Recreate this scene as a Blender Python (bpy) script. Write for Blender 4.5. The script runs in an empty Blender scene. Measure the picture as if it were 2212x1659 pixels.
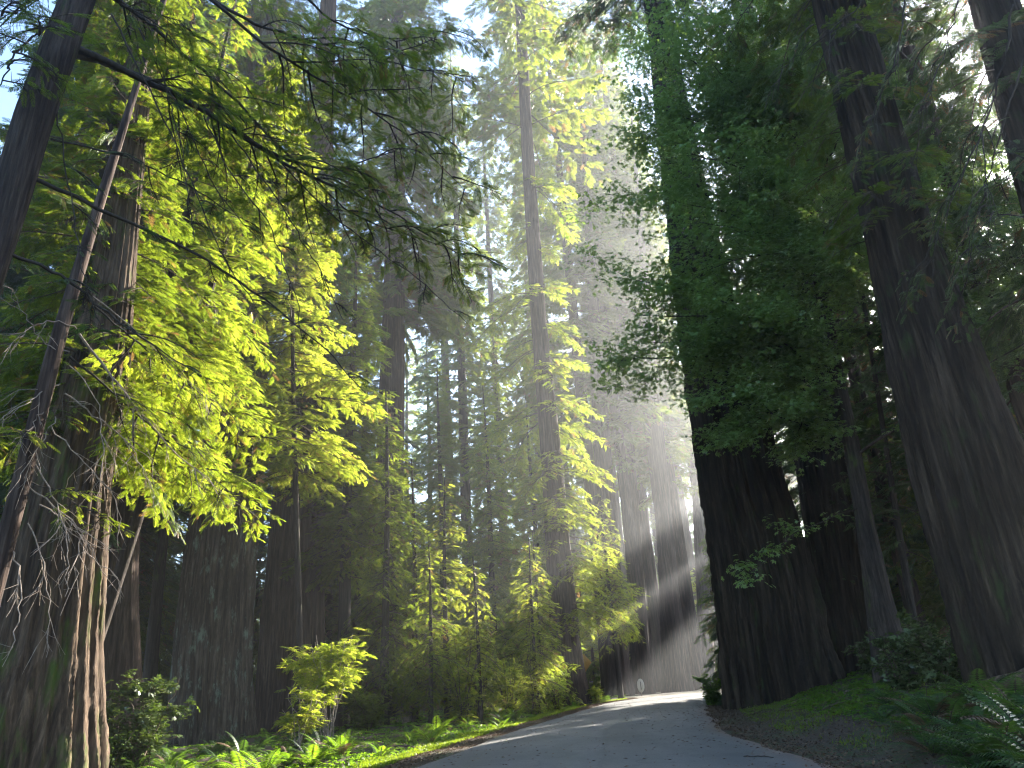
import bpy, math, random
import numpy as np
from mathutils import Matrix

# ------------------------------------------------------------------ camera
F, PITCH, ROLL, CAMH = 754.0, math.radians(22.3), math.radians(-3.5), 1.3
SC = bpy.context.scene
COL = SC.collection
def rx(a):
    c, s = math.cos(a), math.sin(a); return np.array([[1, 0, 0], [0, c, -s], [0, s, c]])
def rz(a):
    c, s = math.cos(a), math.sin(a); return np.array([[c, -s, 0], [s, c, 0], [0, 0, 1]])
RC = rx(math.pi/2 + PITCH) @ rz(ROLL)
cam = bpy.data.cameras.new('camera'); camo = bpy.data.objects.new('camera', cam); COL.objects.link(camo)
m = Matrix.Identity(4)
for i in range(3):
    for j in range(3): m[i][j] = RC[i, j]
m[2][3] = CAMH
camo.matrix_world = m
cam.sensor_width = 36.0; cam.lens = F/1024*36.0; cam.clip_end = 2000; cam.clip_start = 0.05
SC.camera = camo

# ------------------------------------------------------------------ sky, sun, exposure
SUN_AZ, SUN_EL = math.radians(37.3), math.radians(20.5)
w = bpy.data.worlds.new('World'); SC.world = w; w.use_nodes = True
nt = w.node_tree; bg = nt.nodes['Background']
sky = nt.nodes.new('ShaderNodeTexSky'); sky.sky_type = 'NISHITA'; sky.sun_disc = False
sky.sun_elevation = SUN_EL; sky.sun_rotation = SUN_AZ
sky.air_density = 1.0; sky.dust_density = 1.0; sky.ozone_density = 3.0
nt.links.new(sky.outputs[0], bg.inputs[0]); bg.inputs[1].default_value = 0.10
sl = bpy.data.lights.new('sun', 'SUN'); sl.energy = 5.0; sl.angle = math.radians(0.55); sl.color = (1.0, 0.93, 0.81)
so = bpy.data.objects.new('sun', sl); COL.objects.link(so)
so.rotation_euler = (math.pi/2 - SUN_EL, 0, math.pi - SUN_AZ)
so.location = (60, 60, 60)
vs = SC.view_settings
vs.view_transform = 'Standard'; vs.look = 'None'; vs.exposure = 3.0; vs.gamma = 1.0
SC.cycles.use_denoising = True
SC.cycles.filter_width = 1.2
SC.cycles.max_bounces = 6; SC.cycles.diffuse_bounces = 3; SC.cycles.transmission_bounces = 4
SC.cycles.glossy_bounces = 2; SC.cycles.transparent_max_bounces = 4; SC.cycles.volume_bounces = 0
SC.cycles.sample_clamp_indirect = 4.0
SC.cycles.caustics_reflective = False; SC.cycles.caustics_refractive = False

# ------------------------------------------------------------------ helpers
def pt(X, Y, d):
    """point seen at photo position X, Y (2212-wide grid) at horizontal distance d"""
    u, v = X*1024/2212, Y*1024/2212
    r = RC @ np.array([(u-512)/F, (384-v)/F, -1.0])
    return r*(d/math.hypot(r[0], r[1])) + np.array([0, 0, CAMH])
def axial(p):
    return -(RC.T @ (np.asarray(p) - np.array([0, 0, CAMH])))[2]
def sstep(a, b, x):
    t = np.clip((x-a)/(b-a), 0, 1); return t*t*(3-2*t)

LE = np.array([(-5.5, -12), (-4.4, 4), (-3.3, 10), (-2.4, 15.1), (-0.7, 24.2), (0.9, 31.3), (3.6, 43.5), (6.4, 50), (11.5, 54.5), (20, 58), (34, 60.5), (60, 62), (110, 62)], float)
RE = np.array([(3.3, -12), (3.9, 4), (4.25, 11), (4.45, 16.5), (5.05, 22), (7.3, 33), (10.3, 41), (15.0, 46.5), (23, 50), (36, 52.5), (60, 54), (85, 54), (110, 54)], float)
def redge(y): return np.interp(y, RE[:7, 1], RE[:7, 0])
def ledge(y): return np.interp(y, LE[:8, 1], LE[:8, 0])
def hsh(x, y, s):
    return np.sin(x*s*1.31+y*s*.7+1.3)*np.sin(y*s*1.13-x*s*.57+.4)
def gz(x, y):
    x = np.asarray(x, float); y = np.asarray(y, float)
    z = 0.012*np.clip(y, -20, 60)
    dx = x - redge(y)
    bank = np.minimum(0.19*np.clip(dx-0.6, 0, None), 1.25)*(1-sstep(36, 44, y))
    dl = ledge(y) - x
    left = (-0.10*sstep(0.3, 1.2, dl) + 0.12*sstep(1.2, 4, dl))*(1-sstep(42, 50, y))
    off = np.maximum(sstep(.6, 3, dx), sstep(.6, 3, dl))
    far = sstep(60, 120, np.hypot(x, y))
    return z + bank + left + off*0.10*hsh(x, y, .9) + off*.05*hsh(y, x, 2.3) + far*0.8*hsh(x, y, .08)
GZ = lambda x, y: float(gz(x, y))

class Acc:
    """collects quads for ONE mesh"""
    def __init__(s): s.v, s.q, s.m, s.t, s.n = [], [], [], [], 0
    def add(s, v, q, mat=0, tint=None):
        v = np.asarray(v, np.float32).reshape(-1, 3); q = np.asarray(q, np.int32).reshape(-1, 4)
        s.v.append(v); s.q.append(q + s.n); s.m.append(np.full(len(q), mat, np.int32))
        s.t.append(np.full(len(v), .5, np.float32) if tint is None else np.asarray(tint, np.float32)); s.n += len(v)
    def mesh(s, name, mats, smooth=True):
        v = np.concatenate(s.v); q = np.concatenate(s.q); mi = np.concatenate(s.m); t = np.concatenate(s.t)
        me = bpy.data.meshes.new(name)
        me.vertices.add(len(v)); me.vertices.foreach_set('co', v.ravel())
        me.loops.add(q.size); me.loops.foreach_set('vertex_index', q.ravel())
        me.polygons.add(len(q)); me.polygons.foreach_set('loop_start', np.arange(0, q.size, 4, dtype=np.int32))
        me.polygons.foreach_set('material_index', mi)
        if smooth: me.polygons.foreach_set('use_smooth', np.ones(len(q), bool))
        a = me.attributes.new('tint', 'FLOAT', 'POINT'); a.data.foreach_set('value', t)
        for mm in mats: me.materials.append(mm)
        me.update(calc_edges=True); return me

def link(name, me, parent=None, loc=(0, 0, 0)):
    o = bpy.data.objects.new(name, me); COL.objects.link(o); o.location = loc
    if parent: o.parent = parent
    return o
def tag(o, label=None, cat=None, group=None, kind=None):
    if label: o['label'] = label
    if cat: o['category'] = cat
    if group: o['group'] = group
    if kind: o['kind'] = kind
    return o
def empty(name, loc, label, cat, group=None):
    o = bpy.data.objects.new(name, None); COL.objects.link(o); o.location = loc; o.empty_display_size = .3
    return tag(o, label, cat, group)
def dup(root, loc, rz_, sc, label=None, group=None):
    r = root.copy(); COL.objects.link(r); r.location = loc; r.rotation_euler = (0, 0, rz_); r.scale = (sc[0], sc[0], sc[1])
    if label: r['label'] = label
    if group: r['group'] = group
    for ch in list(root.children):
        c = ch.copy(); COL.objects.link(c); c.parent = r
    return r

def tubes(P, R, S=5):
    """P (n,K,3), R (n,K) -> verts, quads of n tapered tubes"""
    P = np.asarray(P, float); R = np.asarray(R, float); n, K, _ = P.shape
    T = np.gradient(P, axis=1); T /= np.linalg.norm(T, axis=2, keepdims=True) + 1e-9
    ref = np.where(np.abs(T[..., 2:3]) > .9, np.array([1., 0, 0]), np.array([0, 0, 1.]))
    U = np.cross(T, ref); U /= np.linalg.norm(U, axis=2, keepdims=True) + 1e-9
    W = np.cross(T, U)
    a = np.arange(S)*2*math.pi/S
    V = P[:, :, None, :] + R[:, :, None, None]*(np.cos(a)[None, None, :, None]*U[:, :, None, :] + np.sin(a)[None, None, :, None]*W[:, :, None, :])
    idx = np.arange(n*K*S).reshape(n, K, S); nx = np.roll(idx, -1, axis=2)
    Q = np.stack([idx[:, :-1], nx[:, :-1], nx[:, 1:], idx[:, 1:]], -1)
    return V.reshape(-1, 3), Q.reshape(-1, 4)

# ------------------------------------------------------------------ materials
def new_mat(name):
    mt = bpy.data.materials.new(name); mt.use_nodes = True
    n = mt.node_tree; n.nodes.clear()
    out = n.nodes.new('ShaderNodeOutputMaterial')
    return mt, n, out
def ramp(n, stops):
    r = n.nodes.new('ShaderNodeValToRGB'); e = r.color_ramp.elements
    while len(e) < len(stops): e.new(.5)
    for k, (p, c) in enumerate(stops): e[k].position = p; e[k].color = (*c, 1)
    return r
def noise(n, scale, detail=4, rough=.55, vec=None):
    t = n.nodes.new('ShaderNodeTexNoise'); t.inputs['Scale'].default_value = scale
    t.inputs['Detail'].default_value = detail; t.inputs['Roughness'].default_value = rough
    if vec: n.links.new(vec, t.inputs['Vector'])
    return t
def mapping(n, sc, src='Object'):
    tc = n.nodes.new('ShaderNodeTexCoord'); mp = n.nodes.new('ShaderNodeMapping'); mp.inputs['Scale'].default_value = sc
    n.links.new(tc.outputs[src], mp.inputs['Vector']); return mp.outputs[0]
def mixc(n, a, b, fac, mode='MIX'):
    x = n.nodes.new('ShaderNodeMix'); x.data_type = 'RGBA'; x.blend_type = mode
    for s, v in ((0, fac), (6, a), (7, b)):
        if hasattr(v, 'is_linked') or hasattr(v, 'links'): n.links.new(v, x.inputs[s])
        elif s == 0: x.inputs[0].default_value = v
        else: x.inputs[s].default_value = (*v, 1)
    return x.outputs[2]

def leaf_mat(name, stops, tstops, trans=.5, rough=.45, spec=.35):
    mt, n, out = new_mat(name)
    at = n.nodes.new('ShaderNodeAttribute'); at.attribute_name = 'tint'
    geo = n.nodes.new('ShaderNodeNewGeometry'); oi = n.nodes.new('ShaderNodeObjectInfo')
    m1 = n.nodes.new('ShaderNodeMath'); m1.operation = 'MULTIPLY_ADD'
    n.links.new(geo.outputs['Random Per Island'], m1.inputs[0]); m1.inputs[1].default_value = .38
    m2 = n.nodes.new('ShaderNodeMath'); m2.operation = 'MULTIPLY_ADD'
    n.links.new(oi.outputs['Random'], m2.inputs[0]); m2.inputs[1].default_value = .2
    m3 = n.nodes.new('ShaderNodeMath'); m3.operation = 'MULTIPLY'; m3.inputs[1].default_value = .5
    n.links.new(at.outputs['Fac'], m3.inputs[0]); n.links.new(m3.outputs[0], m2.inputs[2]); n.links.new(m2.outputs[0], m1.inputs[2])
    r = ramp(n, stops); n.links.new(m1.outputs[0], r.inputs[0])
    r2 = ramp(n, tstops); n.links.new(m1.outputs[0], r2.inputs[0])
    p = n.nodes.new('ShaderNodeBsdfPrincipled'); n.links.new(r.outputs[0], p.inputs['Base Color'])
    p.inputs['Roughness'].default_value = rough; p.inputs['Specular IOR Level'].default_value = spec
    tr = n.nodes.new('ShaderNodeBsdfTranslucent'); n.links.new(r2.outputs[0], tr.inputs['Color'])
    mx = n.nodes.new('ShaderNodeMixShader'); mx.inputs[0].default_value = trans
    n.links.new(p.outputs[0], mx.inputs[1]); n.links.new(tr.outputs[0], mx.inputs[2]); n.links.new(mx.outputs[0], out.inputs[0])
    return mt
def bark_mat(name, dark, mid, light, scale=1.0, moss=0.0, mosscol=(.07, .10, .02), lichen=0.0, bump=.6):
    mt, n, out = new_mat(name)
    v1 = mapping(n, (9*scale, 9*scale, .55*scale)); n1 = noise(n, 1.0, 6, .65, v1)
    v2 = mapping(n, (26*scale, 26*scale, 1.6*scale)); n2 = noise(n, 1.0, 5, .6, v2)
    v3 = mapping(n, (1, 1, .4)); n3 = noise(n, .9, 4, .6, v3)
    r = ramp(n, [(.30, dark), (.5, mid), (.68, light)]); n.links.new(n1.outputs[0], r.inputs[0])
    r2 = ramp(n, [(.3, (.35, .35, .35)), (.7, (1.25, 1.25, 1.25))]); n.links.new(n2.outputs[0], r2.inputs[0])
    c = mixc(n, r.outputs[0], r2.outputs[0], .75, 'MULTIPLY')
    r3 = ramp(n, [(.35, (.72, .7, .7)), (.65, (1.15, 1.1, 1.05))]); n.links.new(n3.outputs[0], r3.inputs[0])
    c = mixc(n, c, r3.outputs[0], .8, 'MULTIPLY')
    if moss > 0 or lichen > 0:
        v4 = mapping(n, (2.2, 2.2, .8)); n4 = noise(n, 1.0, 7, .7, v4)
        if moss > 0:
            rm = ramp(n, [(.62-.25*moss, (0, 0, 0)), (.74-.2*moss, (1, 1, 1))]); n.links.new(n4.outputs[0], rm.inputs[0])
            c = mixc(n, c, mosscol, rm.outputs[0])
        if lichen > 0:
            v5 = mapping(n, (3.1, 3.1, 1.1)); n5 = noise(n, 1.0, 8, .75, v5)
            rl = ramp(n, [(.60-.2*lichen, (0, 0, 0)), (.70-.15*lichen, (.8, .8, .8))]); n.links.new(n5.outputs[0], rl.inputs[0])
            c = mixc(n, c, (.24, .30, .24), rl.outputs[0])
    p = n.nodes.new('ShaderNodeBsdfPrincipled'); n.links.new(c, p.inputs['Base Color'])
    p.inputs['Roughness'].default_value = .9; p.inputs['Specular IOR Level'].default_value = .2
    b = n.nodes.new('ShaderNodeBump'); b.inputs['Strength'].default_value = bump; b.inputs['Distance'].default_value = .05
    mh = n.nodes.new('ShaderNodeMath'); mh.operation = 'MULTIPLY_ADD'; mh.inputs[1].default_value = .5
    n.links.new(n2.outputs[0], mh.inputs[0]); n.links.new(n1.outputs[0], mh.inputs[2])
    n.links.new(mh.outputs[0], b.inputs['Height']); n.links.new(b.outputs[0], p.inputs['Normal'])
    n.links.new(p.outputs[0], out.inputs[0]); return mt
def flat_mat(name, c1, c2, scale=8, rough=.8, spec=.3, bump=0, metal=0):
    mt, n, out = new_mat(name)
    nn = noise(n, scale, 6, .6, mapping(n, (1, 1, 1)))
    r = ramp(n, [(.35, c1), (.65, c2)]); n.links.new(nn.outputs[0], r.inputs[0])
    p = n.nodes.new('ShaderNodeBsdfPrincipled'); n.links.new(r.outputs[0], p.inputs['Base Color'])
    p.inputs['Roughness'].default_value = rough; p.inputs['Specular IOR Level'].default_value = spec; p.inputs['Metallic'].default_value = metal
    if bump:
        b = n.nodes.new('ShaderNodeBump'); b.inputs['Strength'].default_value = bump; b.inputs['Distance'].default_value = .02
        n.links.new(nn.outputs[0], b.inputs['Height']); n.links.new(b.outputs[0], p.inputs['Normal'])
    n.links.new(p.outputs[0], out.inputs[0]); return mt

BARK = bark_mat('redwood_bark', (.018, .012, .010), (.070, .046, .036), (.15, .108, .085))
BARKG = bark_mat('grey_redwood_bark', (.026, .020, .016), (.095, .072, .057), (.19, .15, .12), lichen=.3)
BARKM = bark_mat('mossy_redwood_bark', (.026, .017, .012), (.10, .068, .046), (.195, .14, .095), moss=.4)
BARKD = bark_mat('dark_bark', (.018, .014, .012), (.055, .042, .036), (.10, .08, .068), scale=2.0, moss=.2)
BARKR = bark_mat('deep_brown_redwood_bark', (.008, .006, .005), (.032, .022, .015), (.085, .062, .045), scale=.7, bump=1.0, moss=.2, mosscol=(.035, .05, .015))  # darker copy of the redwood bark: shade on the right-hand trunks put into the colour
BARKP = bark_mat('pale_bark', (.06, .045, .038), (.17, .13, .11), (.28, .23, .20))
TWIG = flat_mat('twig_bark', (.06, .042, .03), (.13, .095, .07), 14)
TWIGD = flat_mat('dark_twig_bark', (.025, .02, .017), (.055, .045, .036), 14)
DEADT = flat_mat('dead_twig_wood', (.20, .155, .12), (.36, .29, .24), 20)
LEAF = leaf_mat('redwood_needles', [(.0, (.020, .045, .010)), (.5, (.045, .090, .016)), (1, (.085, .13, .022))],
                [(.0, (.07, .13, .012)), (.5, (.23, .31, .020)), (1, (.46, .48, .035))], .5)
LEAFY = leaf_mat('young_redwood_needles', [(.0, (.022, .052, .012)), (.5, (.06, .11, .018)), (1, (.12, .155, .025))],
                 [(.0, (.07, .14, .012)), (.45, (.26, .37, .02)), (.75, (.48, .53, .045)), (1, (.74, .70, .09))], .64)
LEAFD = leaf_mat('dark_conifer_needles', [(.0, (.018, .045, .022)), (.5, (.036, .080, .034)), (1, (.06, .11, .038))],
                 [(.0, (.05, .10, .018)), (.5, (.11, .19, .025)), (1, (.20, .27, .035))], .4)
MAPLE = leaf_mat('maple_leaves', [(.0, (.06, .12, .04)), (.5, (.11, .195, .055)), (1, (.17, .24, .065))],
                 [(.0, (.16, .28, .05)), (.5, (.30, .46, .08)), (1, (.46, .55, .09))], .42, .32, .7)
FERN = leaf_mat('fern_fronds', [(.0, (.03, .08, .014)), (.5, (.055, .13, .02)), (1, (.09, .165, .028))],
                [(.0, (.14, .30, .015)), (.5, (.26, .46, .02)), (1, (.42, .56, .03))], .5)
SALAL = leaf_mat('glossy_shrub_leaves', [(.0, (.05, .08, .03)), (.5, (.085, .12, .05)), (1, (.15, .18, .09))],
                 [(.0, (.05, .10, .015)), (.5, (.10, .17, .02)), (1, (.17, .23, .03))], .25, .25, .6)
DEADL = leaf_mat('dead_redwood_sprays', [(.0, (.09, .05, .022)), (.5, (.17, .095, .04)), (1, (.28, .16, .07))],
                 [(.0, (.16, .09, .025)), (.5, (.30, .17, .05)), (1, (.45, .26, .08))], .4)
FERND = leaf_mat('deep_green_fern_fronds', [(.0, (.02, .05, .016)), (.5, (.034, .080, .024)), (1, (.055, .105, .03))],  # darker copy of the fern colours, with the shade they stand in painted in
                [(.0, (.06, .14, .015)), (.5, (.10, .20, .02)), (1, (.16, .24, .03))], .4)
MOSS = leaf_mat('moss_and_grass', [(.0, (.05, .09, .012)), (.5, (.085, .14, .016)), (1, (.13, .18, .022))],
                [(.0, (.18, .28, .015)), (.5, (.30, .42, .02)), (1, (.45, .52, .03))], .45)
LITTER = leaf_mat('leaf_litter', [(.0, (.07, .04, .025)), (.5, (.16, .10, .065)), (1, (.28, .19, .13))],
                  [(.0, (.05, .03, .015)), (.5, (.12, .07, .03)), (1, (.2, .12, .05))], .15, .7, .2)

# ------------------------------------------------------------------ ground, road
def sinh_axis(a, b, n, c, k):
    s0, s1 = math.asinh((a-c)/k), math.asinh((b-c)/k)
    return c + k*np.sinh(np.linspace(s0, s1, n))
def ground():
    xs = sinh_axis(-165, 165, 330, 1, 9); ys = sinh_axis(-40, 190, 330, 20, 14)
    X, Y = np.meshgrid(xs, ys); Z = gz(X, Y)
    V = np.stack([X, Y, Z], -1).reshape(-1, 3)
    i = np.arange(len(xs)*len(ys)).reshape(len(ys), len(xs))
    Q = np.stack([i[:-1, :-1], i[:-1, 1:], i[1:, 1:], i[1:, :-1]], -1)
    a = Acc(); a.add(V, Q)
    mt, n, out = new_mat('forest_floor')
    v = mapping(n, (1, 1, 1))
    n1 = noise(n, 26, 8, .7, v); n2 = noise(n, .55, 5, .6, v); n3 = noise(n, 5, 5, .65, v)
    r1 = ramp(n, [(.3, (.022, .015, .010)), (.5, (.065, .043, .029)), (.7, (.14, .095, .066))]); n.links.new(n1.outputs[0], r1.inputs[0])
    r2 = ramp(n, [(.3, (.02, .035, .008)), (.6, (.05, .085, .014)), (.8, (.085, .13, .02))]); n.links.new(n1.outputs[0], r2.inputs[0])
    f = ramp(n, [(.46, (0, 0, 0)), (.56, (1, 1, 1))]); n.links.new(n2.outputs[0], f.inputs[0])
    g = ramp(n, [(.42, (0, 0, 0)), (.6, (1, 1, 1))]); n.links.new(n3.outputs[0], g.inputs[0])
    c = mixc(n, r1.outputs[0], r2.outputs[0], mixc(n, f.outputs[0], g.outputs[0], 1.0, 'MULTIPLY'))
    p = n.nodes.new('ShaderNodeBsdfPrincipled'); n.links.new(c, p.inputs['Base Color']); p.inputs['Roughness'].default_value = .95
    b = n.nodes.new('ShaderNodeBump'); b.inputs['Strength'].default_value = .8; b.inputs['Distance'].default_value = .05
    n.links.new(n1.outputs[0], b.inputs['Height']); n.links.new(b.outputs[0], p.inputs['Normal']); n.links.new(p.outputs[0], out.inputs[0])
    tag(link('forest_floor', a.mesh('forest_floor', [mt])), kind='structure')
ground()

def resample(P, n):
    P = np.asarray(P, float); d = np.r_[0, np.cumsum(np.linalg.norm(np.diff(P, axis=0), axis=1))]
    # Catmull-like smoothing through numpy: dense linear then smooth
    t = np.linspace(0, d[-1], n); Q = np.stack([np.interp(t, d, P[:, k]) for k in range(P.shape[1])], -1)
    for _ in range(max(2, n//40)):
        Q[1:-1] = .25*Q[:-2] + .5*Q[1:-1] + .25*Q[2:]
    return Q
def road():
    n = 260; L = resample(LE, n); Rr = resample(RE, n); m = 15
    s = np.linspace(0, 1, m)
    rng = np.random.default_rng(3)
    jl = np.convolve(rng.normal(0, .10, n+8), np.ones(9)/5, 'valid'); jr = np.convolve(rng.normal(0, .14, n+8), np.ones(9)/5, 'valid')
    D = (Rr-L)/np.linalg.norm(Rr-L, axis=1, keepdims=True)
    L = L + D*jl[:, None]; Rr = Rr + D*jr[:, None]
    P = L[:, None, :]*(1-s)[None, :, None] + Rr[:, None, :]*s[None, :, None]
    zb = .012*np.clip(P[..., 1], -20, 60)
    Z = zb + .022 + .09*(1-(2*s-1)**2)[None, :]
    Z[:, 0] = zb[:, 0] - .05; Z[:, -1] = zb[:, -1] - .05
    V = np.concatenate([P, Z[..., None]], -1).reshape(-1, 3)
    i = np.arange(n*m).reshape(n, m)
    Q = np.stack([i[:-1, :-1], i[:-1, 1:], i[1:, 1:], i[1:, :-1]], -1)
    a = Acc(); a.add(V, Q, 0, np.tile(s, n))
    mt, nn, out = new_mat('worn_asphalt')
    v = mapping(nn, (1, 1, 1)); n1 = noise(nn, 55, 6, .7, v); n2 = noise(nn, .8, 5, .6, mapping(nn, (1, .35, 1)))
    n3 = noise(nn, 9, 6, .7, v)
    r = ramp(nn, [(.3, (.085, .085, .086)), (.7, (.185, .182, .175))]); nn.links.new(n1.outputs[0], r.inputs[0])
    r2 = ramp(nn, [(.35, (.68, .68, .7)), (.65, (1.12, 1.1, 1.08))]); nn.links.new(n2.outputs[0], r2.inputs[0])
    c = mixc(nn, r.outputs[0], r2.outputs[0], 1.0, 'MULTIPLY')
    # dusty, needle-strewn edges and a tar-sealed seam along the middle
    at = nn.nodes.new('ShaderNodeAttribute'); at.attribute_name = 'tint'
    ad = nn.nodes.new('ShaderNodeMath'); ad.operation = 'MULTIPLY_ADD'; ad.inputs[1].default_value = .10
    nn.links.new(n3.outputs[0], ad.inputs[0]); nn.links.new(at.outputs['Fac'], ad.inputs[2])
    ed = ramp(nn, [(.0, (1, 1, 1)), (.10, (.35, .35, .35)), (.15, (0, 0, 0)), (.93, (0, 0, 0)), (.985, (.5, .5, .5)), (1., (1, 1, 1))]); nn.links.new(ad.outputs[0], ed.inputs[0])
    c = mixc(nn, c, (.20, .135, .10), ed.outputs[0])
    md = ramp(nn, [(.566, (0, 0, 0)), (.573, (.6, .6, .6)), (.578, (.6, .6, .6)), (.586, (0, 0, 0))]); nn.links.new(ad.outputs[0], md.inputs[0])
    c = mixc(nn, c, (.07, .07, .072), md.outputs[0])
    ln = ramp(nn, [(.16, (1, 1, 1)), (.28, (.80, .80, .81)), (.40, (1, 1, 1)), (.55, (1.04, 1.03, 1.02)), (.68, (.80, .80, .81)), (.80, (1, 1, 1))]); nn.links.new(ad.outputs[0], ln.inputs[0])
    c = mixc(nn, c, ln.outputs[0], 1.0, 'MULTIPLY')
    vo = nn.nodes.new('ShaderNodeTexVoronoi'); vo.feature = 'DISTANCE_TO_EDGE'; vo.inputs['Scale'].default_value = .55
    wv = noise(nn, 2.2, 5, .6, v); wm = nn.nodes.new('ShaderNodeVectorMath'); wm.operation = 'MULTIPLY_ADD'; wm.inputs[1].default_value = (.9, .9, 0)
    nn.links.new(wv.outputs[1], wm.inputs[0]); nn.links.new(v, wm.inputs[2]); nn.links.new(wm.outputs[0], vo.inputs['Vector'])
    ck = ramp(nn, [(.0, (.62, .62, .62)), (.006, (.75, .75, .75)), (.012, (1, 1, 1))]); nn.links.new(vo.outputs['Distance'], ck.inputs[0])
    c = mixc(nn, c, ck.outputs[0], mixc(nn, (0, 0, 0), (.9, .9, .9), r2.outputs[0]), 'MULTIPLY')
    pa = noise(nn, .33, 2, .4, v); pr = ramp(nn, [(.56, (1, 1, 1)), (.58, (.84, .84, .85))]); nn.links.new(pa.outputs[0], pr.inputs[0])
    c = mixc(nn, c, pr.outputs[0], .8, 'MULTIPLY')
    p = nn.nodes.new('ShaderNodeBsdfPrincipled'); nn.links.new(c, p.inputs['Base Color']); p.inputs['Roughness'].default_value = .72
    b = nn.nodes.new('ShaderNodeBump'); b.inputs['Strength'].default_value = .5; b.inputs['Distance'].default_value = .012
    nn.links.new(n1.outputs[0], b.inputs['Height']); nn.links.new(b.outputs[0], p.inputs['Normal']); nn.links.new(p.outputs[0], out.inputs[0])
    tag(link('road', a.mesh('road', [mt])), kind='structure')
road()

# ------------------------------------------------------------------ foliage builders
def kite(p0, d, n, L, W, droop=0.0, fat=.45):
    d = np.asarray(d, float); d /= np.linalg.norm(d); s = np.cross(n, d)
    p0 = np.asarray(p0, float); nn = np.asarray(n, float)
    return [p0, p0 + d*L*fat + s*W/2 + nn*.06*L, p0 + d*L - nn*droop*L, p0 + d*L*fat - s*W/2 + nn*.06*L]
def spray_template(pairs, leafL, leafW, stem=1.0, ang=55, seed=0):
    rng = np.random.default_rng(seed); v = []
    up = np.array([0, 0, 1.])
    for k in range(pairs):
        t = .06 + .9*k/pairs; l = leafL*(.55 + .9*math.sin(math.pi*(.18 + .78*t)))
        for sgn in (1, -1):
            a = math.radians(ang*(1-.35*t) + rng.normal(0, 6))*sgn
            v += kite((t*stem, 0, -.16*t*t), (math.cos(a), math.sin(a), -.12 + rng.normal(0, .06)), up, l, leafW, .12)
    v += kite((.93*stem, 0, -.14), (1, 0, -.2), up, leafL*.8, leafW, .1)
    v += kite((0, 0, 0), (1, 0, -.13), up, stem, leafW*.4, .0, .3)
    return np.array(v, float)
SPRAY = {0: [spray_template(12, .17, .046, seed=s) for s in range(3)],
         1: [spray_template(7, .20, .075, seed=s+9) for s in range(3)],
         2: [spray_template(6, .26, .11, seed=s+19) for s in range(3)]}

def put(acc, tmpl, pos, M, tint, mat=0):
    """place one leaf template (m,3) at n frames M (n,3,3) columns = local axes"""
    n = len(pos); m_ = len(tmpl)
    if n == 0: return
    V = np.einsum('nij,mj->nmi', M, tmpl) + pos[:, None, :]
    acc.add(V.reshape(-1, 3), np.arange(n*m_).reshape(-1, 4), mat, np.repeat(tint, m_))
def frames(d, up, s):
    d = d/(np.linalg.norm(d, axis=1, keepdims=True)+1e-9)
    b = np.cross(up, d); b /= np.linalg.norm(b, axis=1, keepdims=True)+1e-9
    n = np.cross(d, b)
    return np.stack([d, b, n], -1)*np.asarray(s).reshape(-1, 1, 1)

def make_bough(seed, droop, n=760):
    """unit-length flat bough along +x: spray positions/dirs/ups, stem and side twigs"""
    rng = np.random.default_rng(seed)
    t = np.sort(rng.uniform(.16, 1, 26)); side = np.where(np.arange(26) % 2, 1, -1)
    stem = lambda q: np.stack([q, .04*np.sin(q*5+seed), -droop*q*q], -1)
    base = stem(t)
    a = np.radians(rng.uniform(42, 72, 26))*side
    ln = (.48*(1-t)**.8 + .10)*rng.uniform(.7, 1.15, 26)
    dz = -.10 - .35*droop*t
    dirs = np.stack([np.cos(a), np.sin(a), dz + rng.normal(0, .08, 26)], -1)
    k = rng.choice(26, n, p=ln/ln.sum()); q = rng.uniform(.12, 1, n)
    pos = base[k] + dirs[k]*(ln[k]*q)[:, None]; pos[:, 2] -= .20*ln[k]*q*q
    sa = np.radians(rng.uniform(25, 55, n))*rng.choice([-1, 1], n)
    c, s = np.cos(sa), np.sin(sa)
    d = np.stack([dirs[k, 0]*c - dirs[k, 1]*s, dirs[k, 0]*s + dirs[k, 1]*c, dirs[k, 2] - .28*q + rng.normal(0, .14, n)], -1)
    up = np.stack([rng.normal(0, .28, n), rng.normal(0, .28, n), np.ones(n)], -1)
    qs = np.linspace(0, 1, 4)
    tw = base[:, None, :] + dirs[:, None, :]*(ln[:, None]*qs)[..., None]; tw[..., 2] -= .20*ln[:, None]*qs**2
    return dict(pos=pos, d=d, up=up, stem=stem(np.linspace(0, 1, 7)), tw=tw, k=k)
BOUGH = {k: [make_bough(s + 10*int(k*100), k) for s in range(5)] for k in (.12, .35, .65)}

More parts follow.
